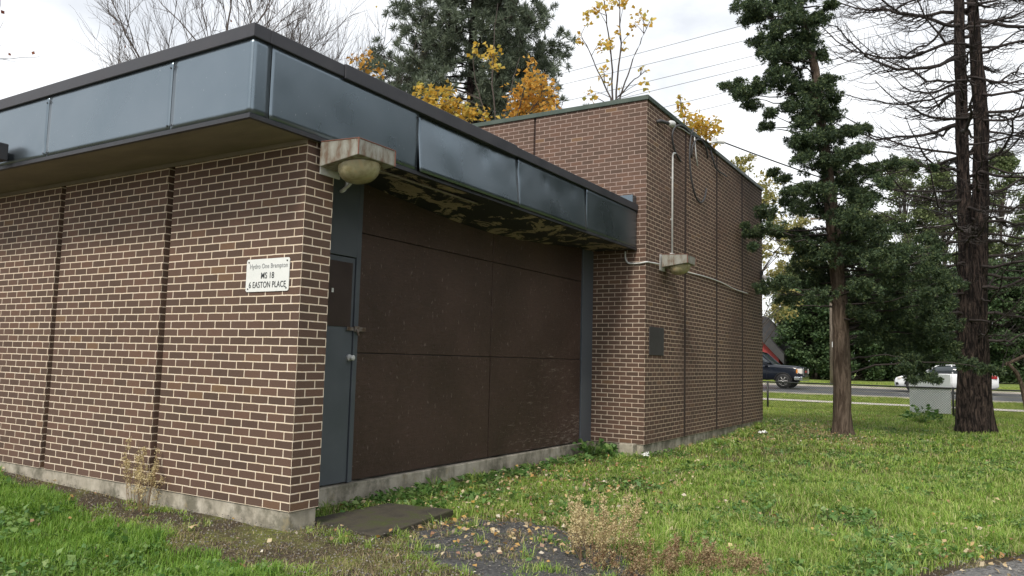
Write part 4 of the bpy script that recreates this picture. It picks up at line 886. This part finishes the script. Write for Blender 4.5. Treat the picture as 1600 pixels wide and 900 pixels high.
# pickup truck, faces +x
tr = empty('pickup_truck', (-6.55, 39.6, .055), 'black pickup truck with chrome grille driving on the road, front showing past the wall', 'pickup truck')
HWp = .98
loft([(-2.85, .9, .55, 1.12, .02), (-2.8, .97, .5, 1.22, .02), (-.9, HWp, .45, 1.25, .02), (1.0, HWp, .42, 1.25, .03), (1.3, HWp, .45, 1.26, .05), (2.3, .97, .5, 1.21, .07), (2.68, .93, .5, 1.16, .08), (2.78, .85, .52, 1.10, .06)], M['paint_black'], 'body', tr)
loft([(-.95, .86, 1.2, 1.30, .05), (-.8, .88, 1.2, 1.93, .18), (.35, .88, 1.2, 1.95, .18), (.62, .87, 1.2, 1.86, .17), (1.32, .85, 1.2, 1.27, .06)], M['glass'], 'cab_window', tr)
loft([(-.88, .80, 1.84, 1.93, .05), (-.7, .80, 1.87, 1.97, .05), (.35, .80, 1.88, 1.98, .05), (.62, .77, 1.83, 1.90, .05)], M['paint_black'], 'cab_roof', tr)
for sy in (-1, 1):
    for pts_, r_ in (([(1.28, sy*.84, 1.26), (.6, sy*.74, 1.88)], .035), ([(-.3, sy*.87, 1.25), (-.3, sy*.74, 1.92)], .05), ([(-.86, sy*.85, 1.25), (-.82, sy*.74, 1.9)], .08)):
        b = MB(); b.tube(pts_, r_, 6); b.build('window_pillar', M['paint_black'], tr)
b = MB(); b.box(2.70, 2.80, -.95, .95, .44, .66); b.box(2.4, 2.70, -.985, -.90, .46, .64); b.box(2.4, 2.7, .90, .985, .46, .64); b.build('front_bumper', M['chrome'], tr, False, .03)
b = MB(); b.box(2.765, 2.80, -.55, .55, .70, 1.12); g_ = b.build('grille', M['chrome'], tr, False, .02)
b = MB(); b.box(2.80, 2.81, -.47, .47, .76, 1.06); b.build('grille_insert', M['grille'], g_); 
b = MB(); b.box(2.812, 2.822, -.2, .2, .87, .96); b.build('badge', mat('red_badge', (.5, .05, .05), .4), g_)
for sy in (-1, 1):
    b = MB(); b.box(2.56, 2.79, min(sy*.58, sy*.93), max(sy*.58, sy*.93), .80, 1.07); b.box(2.52, 2.60, min(sy*.90, sy*.955), max(sy*.90, sy*.955), .80, 1.05); hl = b.build('headlight', M['headlight'], tr, False, .03)
    b = MB(); b.box(2.5, 2.58, min(sy*.93, sy*.965), max(sy*.93, sy*.965), .84, 1.03); b.build('turn_signal', M['amber'], hl)
    b = MB(); b.box(.85, 1.05, min(sy*1.0, sy*1.2), max(sy*1.0, sy*1.2), 1.22, 1.42); b.build('wing_mirror', M['paint_black'], tr, False, .03)
    b = MB(); b.box(-.28, -.27, min(sy*.975, sy*.988), max(sy*.975, sy*.988), .5, 1.22); b.box(.98, .99, min(sy*.975, sy*.988), max(sy*.975, sy*.988), .5, 1.22); b.build('door_seam', M['grille'], tr)
    for x in (1.83, -1.75): arch(tr, x, sy*.985, .45, sy); wheel(tr, x, sy*.86, .405, .26, sy, 'steel')
# white sedan, faces -x
sd_ = empty('white_car', (2.72, 42.2, .055), 'white sedan with red tail lamp on the road behind the white board and twin trunks', 'car')
sc_ = 1.0
loft([(-2.36, .60, .34, .62, .02), (-2.28, .76, .26, .74, .03), (-2.0, .86, .24, .84, .06), (-1.3, .90, .24, .95, .07), (-.95, .90, .24, .99, .07), (.6, .91, .24, 1.01, .06), (1.5, .90, .25, 1.04, .08), (2.05, .86, .28, 1.05, .09), (2.28, .78, .34, .98, .06), (2.34, .68, .40, .84, .03)], M['paint_white'], 'body', sd_)
loft([(-1.15, .78, .93, .99, .1), (-.35, .80, .95, 1.40, .24), (.25, .80, .95, 1.45, .25), (.9, .79, .97, 1.40, .24), (1.75, .74, 1.0, 1.06, .1)], M['glass'], 'side_window', sd_)
loft([(-.42, .62, 1.34, 1.39, .05), (-.2, .64, 1.37, 1.455, .08), (.3, .64, 1.40, 1.475, .08), (.85, .63, 1.36, 1.43, .08), (1.0, .60, 1.32, 1.38, .05)], M['paint_white'], 'roof', sd_)
for sy in (-1, 1):
    for pts_, r_ in (([(-1.12, sy*.79, .97), (-.35, sy*.62, 1.40)], .03), ([(.35, sy*.80, 1.0), (.3, sy*.63, 1.43)], .035), ([(1.72, sy*.74, 1.03), (.95, sy*.61, 1.38)], .06)):
        b = MB(); b.tube(pts_, r_, 6); b.build('window_pillar', M['paint_white'], sd_, True)
for sy in (-1, 1):
    b = MB(); b.box(-2.2, -1.9, min(sy*.66, sy*.84), max(sy*.66, sy*.84), .66, .78); b.build('headlight', M['headlight'], sd_, False, .03)
    b = MB(); b.box(1.98, 2.29, min(sy*.5, sy*.865), max(sy*.5, sy*.865), .80, .98); b.build('tail_light', M['tail'], sd_, False, .03)
    b = MB(); b.box(-2.3, -2.12, min(sy*.6, sy*.8), max(sy*.6, sy*.8), .36, .50); b.build('fog_lamp_recess', M['grille'], sd_, False, .02)
    b = MB(); b.box(-.85, -.68, min(sy*.9, sy*1.06), max(sy*.9, sy*1.06), .96, 1.08); b.build('wing_mirror', M['paint_white'], sd_, False, .03)
    b = MB(); b.box(-.9, -.89, min(sy*.90, sy*.908), max(sy*.90, sy*.908), .32, .98); b.box(.30, .31, min(sy*.905, sy*.913), max(sy*.905, sy*.913), .32, .98); b.box(1.2, 1.21, min(sy*.903, sy*.911), max(sy*.903, sy*.911), .4, 1.0); b.build('door_seam', M['grille'], sd_)
    for x in (-1.48, 1.38): arch(sd_, x, sy*.905, .37, sy); wheel(sd_, x, sy*.80, .33, .22, sy, 'steel')

# ---------------------------------------------------------------- grass, leaves, weeds
def inpoly(x, y, poly):
    r = np.zeros(len(x), bool); n = len(poly)
    for k in range(n):
        (x1, y1), (x2, y2) = poly[k], poly[(k+1) % n]
        c = ((y1 > y) != (y2 > y)) & (x < (x2-x1)*(y-y1)/(y2-y1+1e-12)+x1); r ^= c
    return r
def pxy(x, y, z):
    d = np.stack([x, y, z], 1)-CAM; zc = d@CF; return 800+FPX*(d@CR)/zc, 450-FPX*(d@CU)/zc, zc
def vnoise(x, y, s, seed=0):
    rs = np.random.default_rng(seed); g_ = rs.random((128, 128)); u = (x*s) % 127; v = (y*s) % 127
    i0 = u.astype(int); j0 = v.astype(int); a = u-i0; b_ = v-j0; a = a*a*(3-2*a); b_ = b_*b_*(3-2*b_)
    return g_[i0, j0]*(1-a)*(1-b_)+g_[(i0+1) % 128, j0]*a*(1-b_)+g_[i0, (j0+1) % 128]*(1-a)*b_+g_[(i0+1) % 128, (j0+1) % 128]*a*b_
def blades(x, y, h, wd, bend, rng):
    n = len(x); az = rng.uniform(0, 2*math.pi, n); d = np.stack([np.cos(az), np.sin(az), np.zeros(n)], 1); s_ = np.stack([-d[:, 1], d[:, 0], np.zeros(n)], 1)
    z = gz(x, y)-.005; P = np.stack([x, y, z], 1); w2 = (wd/2)[:, None]; up = np.array([0, 0, 1.]); h = h[:, None]; bd = bend[:, None]
    m1 = P+up*h*.55+d*h*bd*.3; tip = P+up*h*(1-.35*bd)+d*h*bd
    V = np.stack([P-s_*w2, P+s_*w2, m1+s_*w2*.85, m1-s_*w2*.85, tip], 1).reshape(-1, 3)
    k = np.arange(n)[:, None]*5
    F = np.concatenate([k+[0, 1, 2], k+[0, 2, 3], k+[3, 2, 4]], 0); return V, F
def scatter(n, x0, x1, y0, y1, rng):
    return rng.uniform(x0, x1, n), rng.uniform(y0, y1, n)
def blocked(x, y):
    x = np.asarray(x); y = np.asarray(y)
    b_ = (x < .0) & (y > -.01) & (y < .32); b_ |= (x < XR+.17) & (y > .2) & (y < 6.3)
    b_ |= (x < E2+.0) & (y > Y2-.02) & (y < Y3+.02); b_ |= (x > -.2+.1*(y-.3)) & (x < .61) & (y > .32) & (y < 1.37)
    b_ |= (y > 31.8) & (y < 46.4); b_ |= (y > 27.3) & (y < 28.65); return b_
rng = np.random.default_rng(3)
LE = np.array([(-9, -.05), (-4.2, -.2), (-2.6, -.42), (-1.7, -.62), (-.7, -.72), (.3, -.78), (.9, -.85), (1.5, -1.3), (2.5, -2)])     # lawn edge in front of the wall
def zone(x, y):      # 0 nothing, 1 lush lawn, 2 rough grass, 3 thatch/dirt
    e_ = np.interp(x, LE[:, 0], LE[:, 1])+(vnoise(x, y, 3.1, 5)-.5)*.3+(vnoise(x, y, 11, 15)-.5)*.22
    z = np.full(len(x), 2)
    z[(y < e_) & (x < 2.0)] = 1
    dirt = (y >= e_) & (x < .75) & (y < .45); z[dirt] = 3
    a = inpoly(x, y, ASPH); edge = vnoise(x, y, 4.0, 8); z[a & (edge < .52)] = 4; z[a & (edge >= .52)] = 3; z[a & (vnoise(x, y, 5.5, 18) > .78)] = 2
    th = (~a) & (x > .2) & (x < 2.2) & (y < .9) & (y > e_-.3) & (z != 1); z[th] = 3
    ar = inpoly(x, y, ASPH_R); z[ar] = 0; z[ar & (vnoise(x, y, 6, 51) > .7)] = 4
    return z
def visible(x, y, m_=60):
    u, v, zc = pxy(x, y, gz(x, y)); return (zc > .5) & (u > -m_*2) & (u < 1600+m_*2) & (v < 900+m_*3), zc
acc = {1: [], 2: [], 3: [], 'far': []}
for (N_, x0, x1, y0, y1) in ((1500000, -6, 6.5, -3.2, 7), (500000, -1, 12, 7, 24)):
    x, y = scatter(N_, x0, x1, y0, y1, rng); vis, zc = visible(x, y); k = vis & ~blocked(x, y); x, y, zc = x[k], y[k], zc[k]
    keep = rng.random(len(x)) < np.clip((6.5/zc)**1.0, 0, 1); x, y, zc = x[keep], y[keep], zc[keep]
    z = zone(x, y); pn = vnoise(x, y, 1.7, 1); pf = vnoise(x, y, 6, 2)
    soil_ = (z == 3) & (y > -.45) & (x < .1) & (vnoise(x, y, 2.6, 44) > .36); z[soil_] = 9
    for zn, kp, hh, ww in ((9, .05, .025, .003), (1, .50, .10, .0045), (2, .42, .08, .0045), (3, .24, .045, .003), (4, .13, .045, .0035)):
        q = (z == zn) & (rng.random(len(x)) < kp*(1 if zn != 2 else (.35+1.1*pn)))
        X_, Y_, Z_ = x[q], y[q], zc[q]; h = hh*rng.uniform(.45, 1.25, len(X_))*(.6+.8*pn[q])*(.7+.6*pf[q])
        if zn == 2: h = h*np.clip(.75+.5*(X_-.2)/4, .6, 1.15)
        wd = ww*np.clip(Z_/5.5, 1, 3.2)*rng.uniform(.7, 1.3, len(X_)); acc[3 if zn in (4, 9) else zn].append((X_, Y_, h, wd, rng.uniform(.15, 1.0 if zn != 3 else 2.2, len(X_))))
xx_, yy_ = scatter(90000, -.6, 9, -.3, 22, rng); vis, zc = visible(xx_, yy_)
mk_ = .10+np.exp(-((xx_-1.4)/1.5)**2-((yy_-11)/3.2)**2)*.8+(vnoise(xx_, yy_, .8, 71) > .66)*.3+np.exp(-((xx_-.6)/1.0)**2-((yy_-3.5)/1.8)**2)*.4+np.exp(-((yy_-22.8)/.8)**2)*.5
q = vis & ~blocked(xx_, yy_) & (zone(xx_, yy_) == 2) & (rng.random(len(xx_)) < mk_)
acc[3].append((xx_[q], yy_[q], rng.uniform(.05, .13, q.sum()), .0042*np.clip(zc[q]/5.5, 1, 3), rng.uniform(.2, 1.6, q.sum())))
print('blades', {k: sum(len(a[0]) for a in v) for k, v in acc.items()})
for (nt_, x0, x1, y0, y1, hh) in ((900, -4, 2, -2.4, -.6, .13), (2600, -.5, 7, -.4, 12, .15), (260, -2, 1.5, -1, .5, .09), (700, 0, 9, 12, 22, .16)):
    cx, cy = scatter(nt_, x0, x1, y0, y1, rng); vis, zc = visible(cx, cy); zt = zone(cx, cy); kz = vis & ~blocked(cx, cy) & (zt != 0) & (vnoise(cx, cy, 1.1, 33) > .35); cx, cy, zc, zt = cx[kz], cy[kz], zc[kz], zt[kz]
    nb_ = 26; X_ = (cx[:, None]+rng.normal(size=(len(cx), nb_))*.028).ravel(); Y_ = (cy[:, None]+rng.normal(size=(len(cx), nb_))*.028).ravel(); sc = np.repeat(rng.uniform(.5, 1.25, len(cx)), nb_); Z_ = np.repeat(zc, nb_); zz_ = np.repeat(zt, nb_)
    ok_ = ~blocked(X_, Y_); h = hh*sc*rng.uniform(.5, 1.1, len(X_)); wd = .0045*np.clip(Z_/5.5, 1, 3)*rng.uniform(.7, 1.3, len(X_)); bn = rng.uniform(.4, 1.5, len(X_))
    for zn, tgt in ((1, 1), (2, 2), (3, 2), (4, 3)):
        q = ok_ & (zz_ == zn)
        if q.any(): acc[tgt].append((X_[q], Y_[q], h[q]*(1 if zn < 3 else .7), wd[q], bn[q]))
def cat(lst): return [np.concatenate([a[k] for a in lst]) for k in range(5)]
V, F = blades(*cat(acc[1]), rng); tag(npmesh('lawn_grass', V, F, M['grass_lush']), kind='stuff')
V, F = blades(*cat(acc[2]), rng); tag(npmesh('rough_grass', V, F, M['grass_mix']), kind='stuff')
V, F = blades(*cat(acc[3]), rng); tag(npmesh('dry_thatch', V, F, M['thatch']), kind='stuff')
x, y = scatter(160000, -8, 30, 24, 31.6, rng); x2, y2 = scatter(110000, -14, 30, 16, 24, rng); x3, y3 = scatter(40000, -15, 22, 46.5, 51, rng)
x = np.concatenate([x, x2, x3]); y = np.concatenate([y, y2, y3]); vis, zc = visible(x, y); k = vis & ~blocked(x, y); x, y, zc = x[k], y[k], zc[k]
V, F = blades(x, y, .05*rng.uniform(.5, 1.6, len(x))*(.5+vnoise(x, y, .9, 4)), .0055*zc/8, rng.uniform(.2, 1, len(x)), rng); tag(npmesh('verge_grass', V, F, M['grass_far']), kind='stuff')
# low broad leaves (clover, plantain) among the rough grass
x, y = scatter(330000, -4, 8, -2.6, 16, rng); vis, zc = visible(x, y); z = zone(x, y); k = vis & ~blocked(x, y) & (z < 3) & (z > 0) & (vnoise(x, y, 2.3, 9)+.35*vnoise(x, y, 7, 10) > .72-.22*np.clip((1.5-x)/2, 0, 1)+.34*(z == 1)) & (rng.random(len(x)) < np.clip(7/zc, 0, 1))
x, y = x[k], y[k]; C = np.stack([x, y, gz(x, y)+rng.uniform(.012, .065, len(x))], 1)
V, F = leaves(C, rng.choice([.026, .036, .06], len(C), p=[.5, .35, .15]), .7, None, .5, rng); tag(npmesh('ground_cover', V, F, M['clover']), kind='stuff')
print('clover', len(x))
# fallen leaves
x, y = scatter(52000, -5, 9, -2.5, 20, rng); vis, zc = visible(x, y); d1 = np.exp(-((x-.5)/1.0)**2-((y-3.6)/1.9)**2)*.9+np.exp(-((x-1.2)/1.2)**2-((y-1.2)/.7)**2)*.8+np.exp(-((x-1.6)/1.4)**2-((y-11.5)/2.2)**2)*.5+.035+np.exp(-((x-4.6)/.5)**2-((y-2.6)/.9)**2)*.5
k = vis & ~blocked(x, y) & (rng.random(len(x)) < d1*1.0); x, y = x[k], y[k]
C = np.stack([x, y, gz(x, y)+rng.uniform(.03, .075, len(x))], 1); z = zone(x, y); C[z >= 3, 2] = gz(x, y)[z >= 3]+.045
V, F = leaves(C, .042, .75, None, .5, rng); tag(npmesh('fallen_leaves', V, F, M['fallen']), kind='stuff'); print('leaves', len(x))
# gravel crumbs on asphalt and dirt
x, y = scatter(26000, -4.5, 5.5, -1.2, 3.6, rng); vis, zc = visible(x, y); z = zone(x, y); k = vis & ~blocked(x, y) & ((z == 4) | (z == 3) | (z == 0)); x, y = x[k], y[k]
n_ = len(x); s_ = rng.uniform(.003, .010, n_)[:, None]; c = np.stack([x, y, gz(x, y)+.032], 1); k6 = np.array([(1, 0, 0), (0, 1, 0), (-1, 0, 0), (0, -1, 0), (0, 0, .7)], float)
V = (c[:, None]+k6[None]*s_[:, None]*rng.uniform(.6, 1.4, (n_, 5, 1))).reshape(-1, 3); q = np.arange(n_)[:, None]*5; F = np.concatenate([q+[0, 1, 4], q+[1, 2, 4], q+[2, 3, 4], q+[3, 0, 4]])
tag(npmesh('gravel', V, F, leafm('gravel_crumbs', [(0.06, .055, .05), (.14, .13, .12), (.26, .24, .21)], .9, 0)), kind='stuff')

def dry_weed(x, y, h_, wd, nst, label, headmat, seed, dens=1.0, group='dried weeds'):
    rg = np.random.default_rng(seed); z0 = float(gz(x, y)); r = empty('dried_weed', (x, y, z0), label, 'weed', group); tw = Twigs(); C = []
    for k in range(nst):
        az = rg.uniform(0, 2*math.pi); a = np.array([x, y, z0])+[math.cos(az)*.03*nst**.5, math.sin(az)*.03*nst**.5, 0]
        tip = a+np.array([math.cos(az)*wd*rg.uniform(.1, 1), math.sin(az)*wd*rg.uniform(.1, 1), h_*rg.uniform(.6, 1.0)]); P = limb(a, tip, .0, 8, rg, .06); tw.add(P, .0035, .0012, 3)
        for j in range(int(9*dens)):
            t = rg.uniform(.3, .98); i0 = min(6, int(t*7)); pp = P[i0]+(P[i0+1]-P[i0])*(t*7-i0); e2 = pp+unit(rg.normal(size=3)+[0, 0, .8])*h_*rg.uniform(.06, .2)*(1.25-t)
            tw.add([pp, (pp+e2)/2+[0, 0, -.004], e2], .0014, .0007, 3); m2 = int(16*dens); C.append(pp+(e2-pp)*rg.uniform(.3, 1.1, (m2, 1))+rg.normal(size=(m2, 3))*.010)
    tw.build('stems', M['stalk'], r); C = np.concatenate(C); V, F = leaves(C, .012, .8, None, 0, rg); npmesh('seed_heads', V, F, M[headmat], r)
dry_weed(-1.72, -.14, .60, .10, 9, 'tall tan dried weed standing against the near brick wall', 'dry_seed', 1, 1.3)
dry_weed(-1.52, -.18, .42, .08, 5, 'shorter dried weed beside the tall one at the near brick wall', 'dry_seed', 2, 1.1)
dry_weed(2.30, .80, .54, .18, 28, 'bushy straw coloured dried weed at the edge of the dark asphalt', 'dry_seed', 3, 1.2)
dry_weed(2.12, .92, .36, .12, 10, 'small straw coloured weed left of the bushy one', 'dry_seed', 4, 1.0)
for k, (x, y, h_) in enumerate(((2.62, .88, .24), (2.85, 1.02, .26), (2.72, .62, .22), (3.05, 1.12, .20), (2.5, .55, .20), (2.95, .75, .18), (3.2, .98, .18))):
    dry_weed(x, y, h_, .13, 12, 'low reddish dried weed, '+['touching the right side of the bushy straw weed', 'middle of the reddish patch', 'in front of the bushy straw weed', 'rear right of the reddish patch', 'nearest the camera in the reddish patch', 'front right of the reddish patch', 'rightmost of the reddish patch'][k], 'dry_red', 10+k, .9, 'low reddish dried weeds')
def leafy_weed(x, y, R_, n, ls, label, seed, up=.10, mt='clover', asp=.55, group='green weeds'):
    rg = np.random.default_rng(seed); z0 = float(gz(x, y)); r = empty('leafy_weed', (x, y, z0), label, 'weed', group); tw = Twigs(); C = []; A = []
    for k in range(n):
        az = rg.uniform(0, 2*math.pi); q = math.sqrt(rg.uniform(.05, 1)); tip = np.array([x+math.cos(az)*R_*q, y+math.sin(az)*R_*q, z0+up*rg.uniform(.4, 1)*(1.1-q*.5)])
        P = limb((x, y, z0), tip, .12, 5, rg); tw.add(P, .002, .001, 3); C.append(tip); A.append([math.cos(az), math.sin(az), .25])
    tw.build('stems', M['clover'], r); V, F = leaves(np.array(C), ls, asp, np.array(A)+rg.normal(size=(n, 3))*.25, 0, rg); npmesh('leaves', V, F, M[mt], r)
leafy_weed(-.40, 6.3, .32, 130, .085, 'round clump of broad green leaves against the sill by the tall block corner', 1, .26, 'clover', .95)
sill = [(-.36, 1.62, .17), (-.32, 1.95, .20), (-.36, 2.35, .19), (-.28, 2.75, .22), (-.38, 3.2, .17), (-.32, 3.8, .2), (-.36, 4.5, .18), (-.3, 5.1, .2), (-.36, 5.7, .18)]
lbs = ['nearest the slab corner', 'just past the slab', 'under the left half of the left boards', 'below the middle of the left boards', 'left of the boards centre seam', 'right at the boards centre seam', 'under the left part of the right boards', 'under the middle of the right boards', 'under the right part of the right boards']
for k, (x, y, R_) in enumerate(sill): leafy_weed(x, y, R_, 60, .085, 'green weed at the sill foot, '+lbs[k], 20+k, .09, 'clover', .38, 'weeds along the sill')
p = at(1440, 668, 20.5); leafy_weed(p[0], p[1], .45, 150, .13, 'green leafy seedling shrub on the lawn before the white board', 40, .5, 'clover', .5)
for k, (x, y) in enumerate(((-.55, .6), (.1, 1.55), (1.3, 2.4), (1.9, 2.0), (1.0, 3.2))): leafy_weed(x, y, .16, 40, .08, ['small weed in the corner of the slate door', 'small weed behind the slab edge', 'leafy rosette in the grass beyond the asphalt patch', 'leafy rosette left of the straw weed', 'leafy rosette among fallen leaves'][k], 50+k, .08)
def litter(x, y, s, label, seed):
    rg = np.random.default_rng(seed); b = MB(); n = 6; vs = []
    for a in range(n+1):
        for c in range(n+1): vs.append((x+(a/n-.5)*s+rg.normal()*s*.04, y+(c/n-.5)*s+rg.normal()*s*.04, float(gz(x, y))+.05+abs(rg.normal())*s*.22+.02))
    b.add(vs, [(a*(n+1)+c, (a+1)*(n+1)+c, (a+1)*(n+1)+c+1, a*(n+1)+c+1) for a in range(n) for c in range(n)]); tag(b.build('paper_scrap', M['sign']), label, 'litter')
litter(.28, 6.62, .10, 'crumpled white scrap in the grass at the tall block corner', 1); litter(.37, 6.45, .07, 'smaller white scrap just in front of the crumpled one', 2)
litter(.85, 11.3, .14, 'white scrap lying near the far end of the brick wall', 3)
# broken branch hanging at right edge
T_ = Twigs(); rg = np.random.default_rng(15); P0 = at(1640, 540, 17.2); P1 = at(1572, 572, 17.2); P2 = at(1596, 600, 17.3); P3 = at(1604, 660, 17.3); P3[2] = -.15
r = empty('fallen_branch', tuple(P3), 'curved reddish brown dead branch leaning to the ground at the right edge', 'branch')
b = MB(); b.tube([P0, (P0+P1)/2+[0, 0, .03], P1+[0, 0, .05], P1], [.05, .04, .03, .02], 8); b.tube([P1+[.05, 0, .05], (P1+P2)/2+[.05, 0, .06], P2, (P2+P3)/2+[.04, 0, 0], P3], [.03, .045, .045, .04, .03], 8)
rebase(b.build('branch_wood', M['bark_brown'], None, True), r)
for k in range(24):
    q = P1+(P0-P1)*rg.uniform(-.1, .9); T_.add(limb(q, q+unit(rg.normal(size=3)+[0, 0, .3])*rg.uniform(.2, .6), .1, 6, rg), .008, .003, 3)
T_.build('twigs', M['twig'], r)
